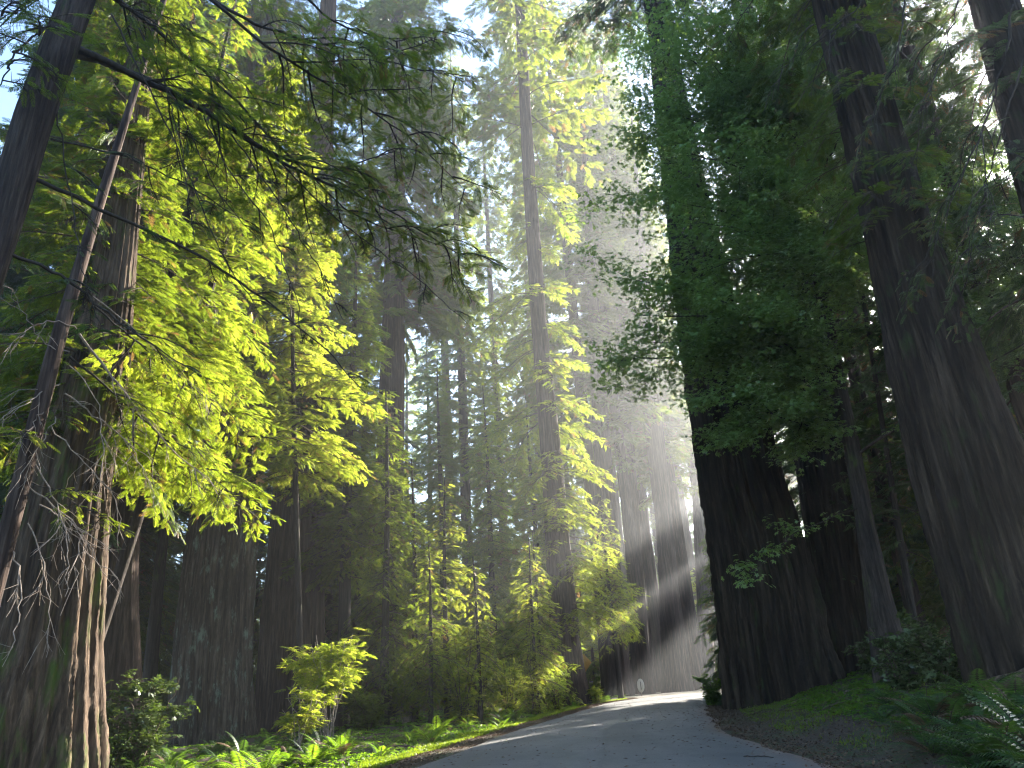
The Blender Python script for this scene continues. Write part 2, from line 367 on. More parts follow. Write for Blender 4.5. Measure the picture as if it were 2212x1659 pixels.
def add_bough(acc, wood, rng, p0, az, pitch, L, droop, lod, ss, dens, tintb=.5, roll=0., wr=None, leaf_mat_i=0, twigs=True):
    B = BOUGH[droop][rng.integers(5)]
    ca, sa = math.cos(az), math.sin(az)
    Rm = np.array([[ca, -sa, 0], [sa, ca, 0], [0, 0, 1]]) @ np.array([[math.cos(pitch), 0, -math.sin(pitch)], [0, 1, 0], [math.sin(pitch), 0, math.cos(pitch)]]) @ np.array([[1, 0, 0], [0, math.cos(roll), -math.sin(roll)], [0, math.sin(roll), math.cos(roll)]])
    dens *= (1.7, 1.5, 1.2)[lod]; ss *= (.85, .92, 1.0)[lod]
    n = int(min(len(B['pos']), max(5, dens*L*L)))
    idx = rng.permutation(len(B['pos']))[:n]
    pos = p0 + (B['pos'][idx]*L) @ Rm.T
    M = frames(B['d'][idx] @ Rm.T, B['up'][idx] @ Rm.T, ss*rng.uniform(.7, 1.25, n))
    tint = np.clip(tintb + rng.normal(0, .13, n) + .16*np.sin(B['k'][idx]*1.7), 0, 1)
    which = rng.integers(0, 3, n); dead = rng.uniform(0, 1, n) < .035 + .22*(np.sin(B['k'][idx]*2.3 + p0[2]*1.7) > .93)
    for w_ in range(3):
        s = which == w_
        put(acc, SPRAY[lod][w_], pos[s & ~dead], M[s & ~dead], tint[s & ~dead], leaf_mat_i)
        put(acc, SPRAY[lod][w_], pos[s & dead], M[s & dead], tint[s & dead], 2)
    wr = wr or (.008 + .009*L)
    st = p0 + (B['stem']*L) @ Rm.T
    wood.append((st, np.linspace(wr, .004, 7)))
    if twigs and lod < 2:
        tw = p0 + (B['tw']*L) @ Rm.T
        v, q = tubes(tw, np.tile(np.linspace(.0035+.0012*L, .002, 4), (len(tw), 1)), 3)
        acc.add(v, q, 1)

def flush_wood(acc, wood, S, mat):
    if not wood: return
    v, q = tubes(np.stack([x[0] for x in wood]), np.stack([x[1] for x in wood]), S); acc.add(v, q, mat)

def crown(rng, axis, z0, z1, rad, nb, lod, ss, dens, droop, clump=.5, azr=None, pitch0=.15, tb=.5, skip=None, leafm=None, twigm=None):
    """foliage of one conifer; axis(z)->xy local, rad(t) branch length for t 0..1 up the crown"""
    acc = Acc(); wood = []
    ga = rng.uniform(0, 6.3)
    ph = rng.uniform(0, 6.3, 4)
    for i in range(nb):
        t = (i + rng.uniform(0, 1))/nb; z = z0 + (z1-z0)*t
        az = ga + i*2.39996 + rng.normal(0, .3)
        if azr is not None and not (math.cos(az-azr[0]) > azr[1]): continue
        f = .5 + .5*math.sin(az*2 + ph[0] + t*9)*math.sin(az*3 + ph[1] - t*14)
        if f < clump*rng.uniform(0, 1): continue
        L = rad(t)*rng.uniform(.55, 1.15)
        if L < .25: continue
        p0 = np.array([*axis(z), z])
        if skip is not None and skip(p0, az, L): continue
        pit = pitch0*(1.6*t - .6) + rng.normal(0, .12)
        add_bough(acc, wood, rng, p0, az, pit, L, droop, lod, ss, dens, tb + .25*(f-.5), rng.normal(0, .25), twigs=(lod < 2))
    flush_wood(acc, wood, 4 if lod else 5, 1)
    return acc

# ------------------------------------------------------------------ trunk builder
def trunk_mesh(name, axis, rad, seed, nphi, nz, mat, ridge=.05, nr=22, flare=.0, z_ground=0.0, base=np.zeros(3)):
    """axis (K,3), rad (K) world; furrowed bark, buttressed foot"""
    rng = np.random.default_rng(seed)
    axis = np.asarray(axis, float); rad = np.asarray(rad, float)
    zs = axis[:, 2]; z = zs[0] + (zs[-1]-zs[0])*(np.linspace(0, 1, nz)**1.35)
    A = np.stack([np.interp(z, zs, axis[:, k]) for k in range(2)], -1); rr = np.interp(z, zs, rad)
    for _ in range(2):
        A[1:-1] = .25*A[:-2]+.5*A[1:-1]+.25*A[2:]; rr[1:-1] = .25*rr[:-2]+.5*rr[1:-1]+.25*rr[2:]
    h = (z - z_ground)[:, None]
    phi = np.linspace(0, 2*math.pi, nphi, endpoint=False)[None, :]
    lob = sum(rng.uniform(.3, 1)*np.cos(k*phi + rng.uniform(0, 6.3)) for k in (2, 3, 5, 7))/2.2
    fl = flare*np.exp(-np.clip(h, 0, None)/1.3)*(1 + .45*lob)
    bod = .05*lob*np.exp(-np.clip(h, 0, None)/9)
    wob = sum(rng.uniform(.3, .9)*np.sin(h*rng.uniform(.15, .9) + rng.uniform(0, 6.3)) for _ in range(3))
    rid = 0
    for k, amp in ((nr, .55), (int(nr*1.7), .35), (int(nr*2.9), .2)):
        w1 = sum(rng.uniform(.2, .5)*np.sin(h*rng.uniform(.2, 1.3) + rng.uniform(0, 6.3) + np.round(phi*3)) for _ in range(2))
        rid = rid + amp*(1 - 2*np.abs(np.sin(.5*k*phi + .5*wob*1.2 + w1*.35)))
    brk = .5 + .5*np.sin(phi*nr*.5 + 3*np.sin(h*1.1 + phi*4) + h*.8)
    Rr = rr[:, None]*(1 + fl + bod - ridge*.5 + ridge*rid*(.6 + .6*brk)) + rng.normal(0, 1, (nz, nphi))*rr[:, None]*ridge*.10
    V = np.empty((nz, nphi, 3)); V[..., 0] = A[:, :1] + Rr*np.cos(phi); V[..., 1] = A[:, 1:] + Rr*np.sin(phi); V[..., 2] = z[:, None]
    i = np.arange(nz*nphi).reshape(nz, nphi); nx = np.roll(i, -1, 1)
    Q = np.stack([i[:-1], nx[:-1], nx[1:], i[1:]], -1)
    a = Acc(); a.add(V.reshape(-1, 3) - base, Q)
    return a

def rows_axis(rows, d, top, zmin=None):
    """rows (Y, centre X, width) of the photo -> world axis from below ground to height `top`"""
    rows = sorted(rows, key=lambda r: -r[0])
    P = [pt(X, Y, d) for Y, X, W in rows]; Rd = [W*1024/2212/2*axial(p)/F for p, (Y, X, W) in zip(P, rows)]
    P = np.array(P); Rd = np.array(Rd)
    bx, by = P[0, 0], P[0, 1]; zg = GZ(bx, by)
    if P[0, 2] > zg - .3:
        k = (P[1]-P[0])/(P[1, 2]-P[0, 2]); zb = zg - .4
        P = np.vstack([P[0] + k*(zb-P[0, 2]), P]); Rd = np.r_[Rd[0] + .0*(P[0, 2]-zb), Rd]
    if P[-1, 2] < top:
        k = (P[-1]-P[-2])/(P[-1, 2]-P[-2, 2]); P = np.vstack([P, P[-1]+k*(top-P[-1, 2])]); Rd = np.r_[Rd, .06]
    base = np.array([np.interp(zg, P[:, 2], P[:, 0]), np.interp(zg, P[:, 2], P[:, 1]), zg])
    return P, Rd, base

def hero(name, label, cat, rows, d, top, mat, seed, px=1.0, nz=160, ridge=.05, nr=22, flare=.12, group=None):
    P, Rd, base = rows_axis(rows, d, top)
    root = empty(name, base, label, cat, group)
    nphi = int(np.clip(max(r[2] for r in rows)*px, 14, 240))
    a = trunk_mesh('trunk', P, Rd, seed, nphi, nz, mat, ridge, nr, flare, base[2], base)
    tr = link('trunk', a.mesh('trunk', [mat]), root)
    ax = lambda z: (np.interp(z+base[2], P[:, 2], P[:, 0])-base[0], np.interp(z+base[2], P[:, 2], P[:, 1])-base[1])
    rd = lambda z: float(np.interp(z+base[2], P[:, 2], Rd))
    return root, ax, rd, base
def add_crown(root, acc, leafm, twigm=None, name='crown'):
    return link(name, acc.mesh(name, [leafm, twigm or TWIG, DEADL], smooth=False), root)
# ------------------------------------------------------------------ big redwoods that the photo shows one by one
def taper(a, b, p=.8): return lambda t: a*(1-t)**p + b
RNG = np.random.default_rng(11)

T1, ax1, rd1, b1 = hero('redwood_tree', 'huge redwood at the far left with a sunlit strip of bark down its right side', 'tree',
    [(1659, 30, 350), (1400, 88, 236), (1200, 120, 200), (1035, 150, 165), (800, 212, 124), (562, 250, 82), (330, 280, 62), (100, 306, 54)], 16, 46, BARKM, 1, 1.0, 260, .06, 24, .05)
add_crown(T1, crown(RNG, ax1, 6, 30, taper(1.7, .8), 62, 0, .30, 26, .35, .6), LEAF)

T4, ax4, rd4, b4 = hero('redwood_tree', 'broad redwood trunk with lichen-grey lower bark behind the pale glossy shrub', 'tree',
    [(1600, 458, 178), (1450, 458, 166), (1300, 467, 158), (1000, 497, 136), (800, 517, 118), (450, 547, 84), (200, 562, 68)], 31, 62, BARKG, 2, 1.1, 240, .06, 28, .08)
add_crown(T4, crown(RNG, ax4, 13, 50, taper(2.4, 1.4), 120, 1, .42, 15, .35, .6), LEAF)

T5, ax5, rd5, b5 = hero('redwood_tree', 'dark shaded redwood standing just right of the lichen-grey trunk', 'tree',
    [(1560, 628, 152), (1400, 632, 140), (1200, 640, 122), (900, 656, 102), (500, 680, 72)], 36, 60, BARK, 3, .9, 200, .06, 24, .10)
add_crown(T5, crown(RNG, ax5, 14, 52, taper(2.6, 1.4), 120, 1, .44, 14, .35, .6), LEAF)

T6, ax6, rd6, b6 = hero('redwood_tree', 'dark redwood in deep shade between the far left trunk and the lichen-grey trunk', 'tree',
    [(1560, 245, 120), (1300, 252, 90), (1100, 262, 74), (800, 282, 60), (400, 318, 44)], 27, 50, BARK, 4, .9, 160, .06, 20, .12)
add_crown(T6, crown(RNG, ax6, 9, 44, taper(2.2, 1.2), 100, 1, .42, 14, .35, .5), LEAF)
T6b, ax, rd, b = hero('conifer_tree', 'slim leaning conifer stem just left of the lichen-grey redwood', 'tree',
    [(1560, 316, 32), (1300, 338, 25), (1050, 364, 19), (800, 388, 14)], 33, 30, BARKD, 5, 1.0, 70, .03, 9, .1)
add_crown(T6b, crown(RNG, ax, 8, 28, taper(1.6, .5), 60, 1, .4, 14, .35, .5), LEAFD)

T7, ax7, rd7, b7 = hero('redwood_tree', 'tall straight dark redwood rising left of the bright sky gap', 'tree',
    [(1450, 830, 72), (1200, 836, 66), (900, 845, 58), (600, 852, 45), (300, 857, 36), (100, 858, 30)], 46, 74, BARK, 6, 1.3, 170, .05, 22, .18)
add_crown(T7, crown(RNG, ax7, 24, 72, taper(4.2, 1.8), 220, 2, .50, 11, .35, .6, tb=.4), LEAF)
T8, ax, rd, b = hero('conifer_tree', 'slender dark young conifer stem just left of the tall straight dark redwood', 'tree',
    [(1380, 768, 16), (1100, 778, 13), (900, 788, 10)], 40, 24, BARKD, 7, 1.5, 60, .03, 8, .1)
add_crown(T8, crown(RNG, ax, 5, 23, taper(2.4, .4), 80, 1, .45, 12, .35, .5), LEAF)

T9, ax9, rd9, b9 = hero('redwood_tree', 'tall bare central redwood leaning left at the road bend, seen against open sky', 'tree',
    [(1520, 1232, 84), (1400, 1222, 66), (1000, 1192, 46), (700, 1164, 34), (350, 1141, 27), (0, 1122, 20)], 45, 78, BARK, 8, 1.4, 220, .05, 22, .16)
ac9 = crown(RNG, ax9, 39, 76, taper(5.0, 1.4), 85, 2, .55, 6, .65, .5, pitch0=-.3, tb=.6)
for z, az, L in [(10.2, -2.6, 2.4), (10.6, .4, 2.8), (13, 2.9, 3.0), (16, -.3, 3.4), (16.8, 3.2, 4.2), (17.5, -.5, 3.2), (21.5, 3.0, 3.5), (23, .2, 3.0), (25, 3.6, 4.0), (26, -.2, 3.5), (29, .1, 2.2), (30, 3.1, 2.0), (34, .2, 4.5), (8, .2, 2.5), (6.5, 3.4, 3.0), (20, -1.0, 3)]:
    wd = []
    for j in range(3):
        add_bough(ac9, wd, RNG, np.array([*ax9(z), z+j*.35]), az+(j-1)*.5 + RNG.normal(0, .3), RNG.normal(.0, .15), L*RNG.uniform(.5, 1.15), .65, 1, .42, 12, .6, leaf_mat_i=3)
    flush_wood(ac9, wd, 4, 1)
for k in range(20):
    z = RNG.uniform(4.2, 14); az = RNG.uniform(-2.3, .9); wd = []
    for j in range(2): add_bough(ac9, wd, RNG, np.array([*ax9(z), z+j*.3]) + rd9(z)*.8*np.array([math.cos(az), math.sin(az), 0]), az+(j-.5)*.5, RNG.uniform(-.1, .2), RNG.uniform(1.3, 3.4), .65, 1, .30, 13, .68, leaf_mat_i=3)
    flush_wood(ac9, wd, 4, 1)
link('crown', ac9.mesh('crown', [LEAF, TWIG, DEADL, LEAFY], smooth=False), T9)

R1, axr1, rdr1, br1 = hero('redwood_tree', 'massive dark redwood at the right edge of the road, maple spray across its bark', 'tree',
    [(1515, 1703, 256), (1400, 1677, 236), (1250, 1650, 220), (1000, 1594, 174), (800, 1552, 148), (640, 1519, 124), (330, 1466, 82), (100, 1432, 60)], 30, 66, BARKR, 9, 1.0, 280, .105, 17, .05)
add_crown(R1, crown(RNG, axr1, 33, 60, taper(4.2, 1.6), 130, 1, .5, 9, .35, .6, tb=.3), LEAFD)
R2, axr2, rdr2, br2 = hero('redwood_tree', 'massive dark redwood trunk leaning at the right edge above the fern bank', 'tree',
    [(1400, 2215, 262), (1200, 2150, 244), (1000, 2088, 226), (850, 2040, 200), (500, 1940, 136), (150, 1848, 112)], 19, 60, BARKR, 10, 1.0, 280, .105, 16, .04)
a2 = crown(RNG, axr2, 19, 56, taper(3.6, 1.6), 80, 1, .45, 10, .35, .6, tb=.3)
w2 = []
for k in range(46):
    z = RNG.uniform(9.5, 19); az = RNG.uniform(2.2, 5.2)
    add_bough(a2, w2, RNG, np.array([*axr2(z), z]) + rdr2(z)*.8*np.array([math.cos(az), math.sin(az), 0]), az, RNG.uniform(-.3, .3), RNG.uniform(.7, 1.5), .65, 0, .28, 30, .45)
flush_wood(a2, w2, 4, 1)
add_crown(R2, a2, LEAF)
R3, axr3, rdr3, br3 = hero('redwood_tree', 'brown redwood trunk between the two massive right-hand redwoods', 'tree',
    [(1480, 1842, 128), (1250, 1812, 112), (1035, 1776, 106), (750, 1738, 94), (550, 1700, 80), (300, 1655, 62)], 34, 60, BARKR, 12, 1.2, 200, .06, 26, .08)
a3 = crown(RNG, axr3, 4, 20, lambda t: .9+.5*t, 110, 1, .38, 26, .65, .4, tb=.25)
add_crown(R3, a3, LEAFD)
R5, axr5, rdr5, br5 = hero('redwood_tree', 'mid-sized redwood behind the thin maple trunk, with bright sky on both sides', 'tree',
    [(1400, 1972, 64), (1000, 1906, 55), (780, 1872, 49), (600, 1828, 44), (400, 1790, 38)], 44, 62, BARK, 13, 1.3, 140, .05, 20, .1)
add_crown(R5, crown(RNG, axr5, 20, 58, taper(3.2, 1.4), 100, 2, .6, 7, .35, .6, tb=.4), LEAFD)
R7, ax, rd, b = hero('conifer_tree', 'thin dark pole-like conifer left of the massive trunk at the right edge', 'tree',
    [(1440, 1990, 17), (1150, 1942, 14), (850, 1896, 10)], 28, 19, BARKD, 14, 1.5, 60, .03, 8, .1)
add_crown(R7, crown(RNG, ax, 3.5, 18, taper(1.5, .4), 55, 1, .38, 12, .35, .5, tb=.3), LEAFD)
R6, axr6, rdr6, br6 = hero('redwood_tree', 'shaded redwood trunk cut off by the upper right corner behind drooping bare twigs', 'tree',
    [(320, 2240, 112), (200, 2206, 102), (50, 2160, 92)], 23, 50, BARKR, 15, 1.2, 160, .05, 22, .1)
add_crown(R6, crown(RNG, axr6, 8, 44, taper(3.2, 1.2), 95, 1, .42, 12, .35, .4, tb=.35), LEAFD)

# pale trunks standing in the light beams beyond the bend
for i, (lab, rows, d) in enumerate([
    ('broad hazy redwood in the light beams, nearest the bend and leftmost of the pale trunks', [(1500, 1334, 66), (1270, 1320, 50), (1000, 1303, 40)], 60),
    ('hazy redwood in the light beams, right behind the broad leftmost pale trunk', [(1500, 1388, 44), (1200, 1370, 36), (1000, 1358, 30)], 66),
    ('hazy redwood above the round marker, middle of the pale trunks in the light beams', [(1500, 1412, 42), (1200, 1392, 34), (1000, 1378, 28)], 76),
    ('hazy redwood in the brightest light beam, right of the round marker', [(1500, 1458, 52), (1200, 1440, 40), (1000, 1424, 34)], 64),
    ('faint pinkish redwood trunk beyond the bend, touching the massive roadside redwood', [(1490, 1530, 36), (1300, 1520, 30), (1100, 1508, 24)], 72)]):
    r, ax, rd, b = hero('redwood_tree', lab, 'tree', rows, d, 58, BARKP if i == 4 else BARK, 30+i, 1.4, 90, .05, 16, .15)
    add_crown(r, crown(RNG, ax, 33, 56, taper(3.0, 1.2), 50, 2, .62, 6, .35, .5, tb=.6), LEAF)
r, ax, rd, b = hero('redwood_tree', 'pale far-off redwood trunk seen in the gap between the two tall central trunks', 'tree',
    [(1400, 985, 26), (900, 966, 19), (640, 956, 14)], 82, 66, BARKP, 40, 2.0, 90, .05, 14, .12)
add_crown(r, crown(RNG, ax, 34, 62, taper(3.4, 1.2), 70, 2, .62, 7, .35, .5, tb=.5), LEAFD)

# ------------------------------------------------------------------ the two leaning trees at the upper left
def limb_mesh(acc, pts, r0, r1, S=6, mat=0, n=14, wob=.02, rng=RNG):
    P = resample(np.array(pts, float), n); P[1:-1] += rng.normal(0, wob, (n-2, 3))
    v, q = tubes(P[None], np.linspace(r0, r1, n)[None], S); acc.add(v, q, mat); return P
T2, ax2, rd2, b2 = hero('leaning_tree', 'thick dark leaning trunk crossing the upper left corner', 'tree',
    [(560, -22, 76), (437, 20, 74), (255, 72, 76), (73, 140, 68), (-120, 212, 60)], 9, 22, BARKD, 20, 1.4, 140, .04, 14, .0)
def near_bough(root, base, pts, d0, d1, r0, sub, L, leafm, dens=34, ss=.24, name='bough', lod=0, droop=.35, tb=.4):
    """long limb through photo positions, carrying flat side boughs"""
    n = len(pts); P = np.array([pt(X, Y, d0 + (d1-d0)*i/(n-1)) for i, (X, Y) in enumerate(pts)]) - base
    a = Acc(); Q = limb_mesh(a, P, r0, .005, 6, 1, 22, .012)
    wood = []
    for k in range(sub):
        f = .18 + .82*(k+.5)/sub; i = min(int(f*21), 20); p = Q[i]*(1-(f*21-i)) + Q[i+1]*(f*21-i); dr = Q[i+1]-Q[i]
        az = math.atan2(dr[1], dr[0]) + (1 if k % 2 else -1)*RNG.uniform(.7, 1.3)
        add_bough(a, wood, RNG, p, az, RNG.uniform(-.35, .05), L*RNG.uniform(.6, 1.2)*(1-.4*f), droop, lod, ss, dens, tb, RNG.normal(0, .3))
    flush_wood(a, wood, 4, 1)
    return link(name, a.mesh(name, [leafm, TWIGD, DEADL], smooth=False), root)
for pts, d0, d1, r0, sub, L in [
    ([(128, 92), (182, 108), (300, 165), (430, 232), (520, 290), (600, 342), (720, 372), (870, 318)], 9, 10.5, .055, 16, 1.5),
    ([(130, 108), (182, 118), (330, 172), (460, 250), (640, 372), (800, 430), (1010, 560)], 9, 11, .05, 22, 1.5),
    ([(235, -20), (330, 60), (480, 190), (620, 330), (760, 470), (1010, 545)], 9, 11.5, .032, 18, 1.5),
    ([(430, -20), (560, 60), (720, 100), (900, 150), (1000, 170)], 9.5, 12, .03, 18, 1.7),
    ([(420, -30), (600, 120), (760, 210), (930, 330), (1010, 420)], 9.5, 12, .03, 20, 1.7),
    ([(640, -20), (740, 60), (860, 90), (980, 60)], 10, 12, .025, 14, 1.5),
    ([(150, 40), (90, 60), (30, 120), (-20, 220)], 9, 8.5, .02, 9, 1.0), ([(190, -40), (110, -20), (40, 20), (-30, 60)], 9, 8.6, .02, 9, 1.1), ([(190, -60), (260, 10), (340, 60), (420, 90)], 9, 9.5, .02, 10, 1.1)]:
    near_bough(T2, b2, pts, d0, d1, r0, int(sub*.8), L, LEAF, 24)
for pts, d0, d1, r0 in [
    ([(75, 385), (240, 460), (420, 545), (560, 640), (700, 745), (790, 850)], 9, 10.5, .026),
    ([(15, 545), (130, 590), (260, 700), (430, 810)], 9, 9.5, .022),
    ([(110, 300), (250, 330), (400, 395), (560, 500)], 9, 10, .014),
    ([(240, 30), (330, 210), (410, 380), (480, 560), (580, 700)], 9, 9.6, .013),
    ([(300, 60), (400, 260), (470, 420), (560, 520)], 9, 9.8, .011),
    ([(440, 250), (500, 380), (580, 480), (640, 640), (655, 740)], 9.4, 10, .011),
    ([(500, 290), (600, 430), (680, 560), (740, 690)], 9.6, 10.4, .012),
    ([(600, 345), (720, 470), (900, 600), (1010, 700)], 10, 11.5, .012),
    ([(340, 120), (395, 330), (420, 520)], 9.2, 9.4, .009),
    ([(120, 220), (150, 420), (185, 620), (240, 760)], 9, 9.2, .009)]:
    near_bough(T2, b2, pts, d0, d1, r0, 5, .5, LEAFD, 30, .2, 'drooping_branch')

T3, ax3, rd3, b3 = hero('leaning_tree', 'slim leaning trunk at the left, sunlit below and hung with bare dead twigs', 'tree',
    [(1200, 5, 40), (1000, 57, 37), (750, 120, 32), (440, 215, 21), (170, 300, 13)], 13.4, 20, BARK, 21, 1.6, 110, .04, 10, .0)
def dead_branch(root, base, pts, d0, d1, r0, forks):
    n = len(pts); P = np.array([pt(X, Y, d0 + (d1-d0)*i/(n-1)) for i, (X, Y) in enumerate(pts)]) - base
    a = Acc(); Q = limb_mesh(a, P, r0, .004, 5, 0, 16, .018)
    tips = [(Q, 1.0)]
    for k in range(forks):
        i = RNG.integers(3, 14); dr = Q[i+1]-Q[i]; dr /= np.linalg.norm(dr)
        L = RNG.uniform(.25, .8); v = dr + RNG.normal(0, .55, 3) + np.array([0, 0, -.45]); v /= np.linalg.norm(v)
        q1 = Q[i] + v*L*.5; v2 = v + RNG.normal(0, .35, 3) + np.array([0, 0, -.45]); v2 /= np.linalg.norm(v2)
        E2 = limb_mesh(a, [Q[i], q1, q1 + v2*L*.5], r0*.5, .003, 4, 0, 7, .006)
        for _ in range(2):
            j = RNG.integers(2, 6); v3 = v2 + RNG.normal(0, .6, 3) + np.array([0, 0, -.3]); v3 /= np.linalg.norm(v3)
            limb_mesh(a, [E2[j], E2[j]+v3*.14, E2[j]+v3*.28 + RNG.normal(0, .04, 3)], r0*.3, .0025, 3, 0, 4, .0)
    return link('dead_branch', a.mesh('dead_branch', [DEADT]), root)
for pts, d1, r0, f in [
    ([(165, 710), (130, 690), (70, 700), (10, 760)], 11, .012, 5), ([(150, 760), (95, 745), (40, 660), (5, 600)], 11, .01, 4),
    ([(130, 830), (80, 855), (30, 890), (-20, 915)], 11, .011, 5), ([(110, 860), (60, 930), (20, 960)], 11, .01, 4),
    ([(170, 720), (230, 800), (330, 930), (430, 1030), (560, 1120)], 12.5, .022, 12), ([(140, 850), (200, 890), (280, 960), (330, 1060)], 12, .014, 8),
    ([(75, 1000), (120, 1080), (150, 1190), (140, 1290)], 11.2, .012, 8), ([(85, 1090), (140, 1120), (190, 1200), (250, 1240), (268, 1290)], 11.5, .011, 8),
    ([(60, 1130), (95, 1210), (110, 1330), (100, 1420)], 11.2, .01, 8), ([(20, 1180), (45, 1230), (40, 1350), (5, 1440)], 11, .012, 4),
    ([(60, 1050), (130, 1100), (180, 1150), (160, 1250), (130, 1330)], 11.3, .012, 9), ([(110, 920), (190, 1010), (260, 1080), (255, 1180)], 11.6, .01, 6),
    ([(120, 900), (60, 1010), (10, 1080)], 11, .009, 4), ([(150, 790), (210, 860), (230, 980), (205, 1080)], 11.4, .009, 7),
    ([(200, 640), (300, 720), (380, 800), (480, 880)], 12.3, .012, 8)]:
    dead_branch(T3, b3, pts, 13.4, d1+1.9, r0*1.1, f)
def live_boughs(root, base, spec, leafm, lod=0, ss=.26, dens=34, name='bough'):
    for pts, d0, d1, r0, sub, L in spec:
        near_bough(root, base, pts, d0, d1, r0, sub, L, leafm, dens, ss, name, lod, .35, .6)
live_boughs(T3, b3, [
    ([(150, 770), (260, 860), (370, 960), (470, 1040), (560, 1120)], 13.4, 16, .02, 18, 1.4),
    ([(190, 650), (300, 740), (430, 850), (560, 960)], 13.4, 16, .02, 18, 1.4),
    ([(80, 960), (40, 940), (-30, 930)], 13.4, 13.2, .012, 5, .8),
    ([(60, 1040), (120, 1060), (200, 1110), (260, 1150)], 13.4, 14, .01, 5, .7)], LEAFY)

# ------------------------------------------------------------------ free-standing conifers
def conifer(name, label, x, y, H, r0, z0, rad, nb, lod, ss, dens, droop, leafm, seed, clump=.45, tb=.5, group=None, bark=None, lean=(0, 0), z1=None, nphi=18, pitch0=.2, cat='tree'):
    rng = np.random.default_rng(seed); zg = GZ(x, y); base = np.array([x, y, zg])
    root = empty(name, base, label, cat, group)
    K = 9; hz = np.linspace(-.4, H, K)
    P = np.stack([lean[0]*hz/H + .12*np.sin(hz*.25+seed)*hz/H, lean[1]*hz/H + .12*np.cos(hz*.21+seed)*hz/H, hz], -1)
    Rd = r0*(1-np.clip(hz, 0, H)/H)**.8 + .02
    link('trunk', trunk_mesh('trunk', P, Rd, seed, nphi, 60, bark or BARK, .05, max(6, nphi//2), .15, 0).mesh('trunk', [bark or BARK]), root)
    ax = lambda z: (np.interp(z, hz, P[:, 0]), np.interp(z, hz, P[:, 1]))
    add_crown(root, crown(rng, ax, z0, z1 or H*.99, rad, nb, lod, ss, dens, droop, clump, tb=tb, pitch0=pitch0), leafm)
    return root
def at(X, d):
    p = pt(X, 1200, d); return float(p[0]), float(p[1])
def at_low(X, d):
    p = pt(X, 1480, d); return float(p[0]), float(p[1])
def young(label, X, d, H, R, leafm, seed, nb=130, lod=1, ss=.42, dens=13, droop=.35, z0=.7, r0=None, tb=.6, group=None, clump=.45, name='young_redwood', lean=(0, 0)):
    x, y = at(X, d)
    return conifer(name, label, x, y, H, r0 or .012*H, z0, lambda t: R*(1-t)**.75*(.55+.45*min(1, t*6)) + .15, nb, lod, ss, dens, droop, leafm, seed, clump, tb, group, BARKD, lean)

# the sunlit crowns on the left
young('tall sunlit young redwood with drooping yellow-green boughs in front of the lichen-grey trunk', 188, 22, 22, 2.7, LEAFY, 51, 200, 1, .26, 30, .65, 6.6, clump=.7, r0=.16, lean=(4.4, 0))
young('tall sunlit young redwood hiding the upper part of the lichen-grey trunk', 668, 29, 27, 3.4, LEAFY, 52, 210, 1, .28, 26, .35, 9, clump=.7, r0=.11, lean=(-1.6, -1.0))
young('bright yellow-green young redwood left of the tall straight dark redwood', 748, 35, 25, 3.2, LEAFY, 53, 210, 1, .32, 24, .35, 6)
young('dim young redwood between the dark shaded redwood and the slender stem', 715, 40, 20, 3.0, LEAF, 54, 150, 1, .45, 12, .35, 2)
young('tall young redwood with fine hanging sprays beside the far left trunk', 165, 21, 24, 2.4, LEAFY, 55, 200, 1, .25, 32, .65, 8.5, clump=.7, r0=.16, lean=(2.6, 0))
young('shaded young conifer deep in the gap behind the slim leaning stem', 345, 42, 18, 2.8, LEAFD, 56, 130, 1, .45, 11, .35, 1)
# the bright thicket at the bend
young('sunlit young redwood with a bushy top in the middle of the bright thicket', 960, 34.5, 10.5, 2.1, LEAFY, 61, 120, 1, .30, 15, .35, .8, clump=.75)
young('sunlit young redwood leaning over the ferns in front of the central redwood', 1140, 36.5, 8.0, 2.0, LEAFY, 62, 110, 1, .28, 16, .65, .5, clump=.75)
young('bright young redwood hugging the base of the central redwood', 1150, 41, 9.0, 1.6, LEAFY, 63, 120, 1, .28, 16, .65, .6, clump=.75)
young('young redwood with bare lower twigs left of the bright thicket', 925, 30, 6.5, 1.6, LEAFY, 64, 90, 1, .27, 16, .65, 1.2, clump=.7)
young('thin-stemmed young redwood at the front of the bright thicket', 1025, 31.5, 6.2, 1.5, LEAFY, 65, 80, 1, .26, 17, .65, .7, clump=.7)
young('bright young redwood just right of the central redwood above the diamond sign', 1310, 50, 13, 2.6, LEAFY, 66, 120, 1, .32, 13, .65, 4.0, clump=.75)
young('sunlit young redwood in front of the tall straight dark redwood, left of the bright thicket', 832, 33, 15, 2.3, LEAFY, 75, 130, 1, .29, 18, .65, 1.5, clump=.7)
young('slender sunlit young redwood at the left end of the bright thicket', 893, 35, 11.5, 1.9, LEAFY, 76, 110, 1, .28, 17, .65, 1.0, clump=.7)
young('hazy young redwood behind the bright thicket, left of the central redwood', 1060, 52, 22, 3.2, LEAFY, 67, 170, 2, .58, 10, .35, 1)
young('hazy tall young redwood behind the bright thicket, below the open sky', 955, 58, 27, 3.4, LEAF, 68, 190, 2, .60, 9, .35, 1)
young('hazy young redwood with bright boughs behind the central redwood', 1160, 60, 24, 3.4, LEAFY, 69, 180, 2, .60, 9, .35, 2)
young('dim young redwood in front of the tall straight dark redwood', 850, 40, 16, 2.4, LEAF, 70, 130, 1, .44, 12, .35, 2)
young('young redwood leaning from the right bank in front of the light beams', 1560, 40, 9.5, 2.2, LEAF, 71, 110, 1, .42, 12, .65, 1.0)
young('low dark young conifer hanging over the road beside the massive roadside redwood', 1552, 34, 7.0, 1.5, LEAFD, 72, 80, 1, .36, 15, .65, .5)

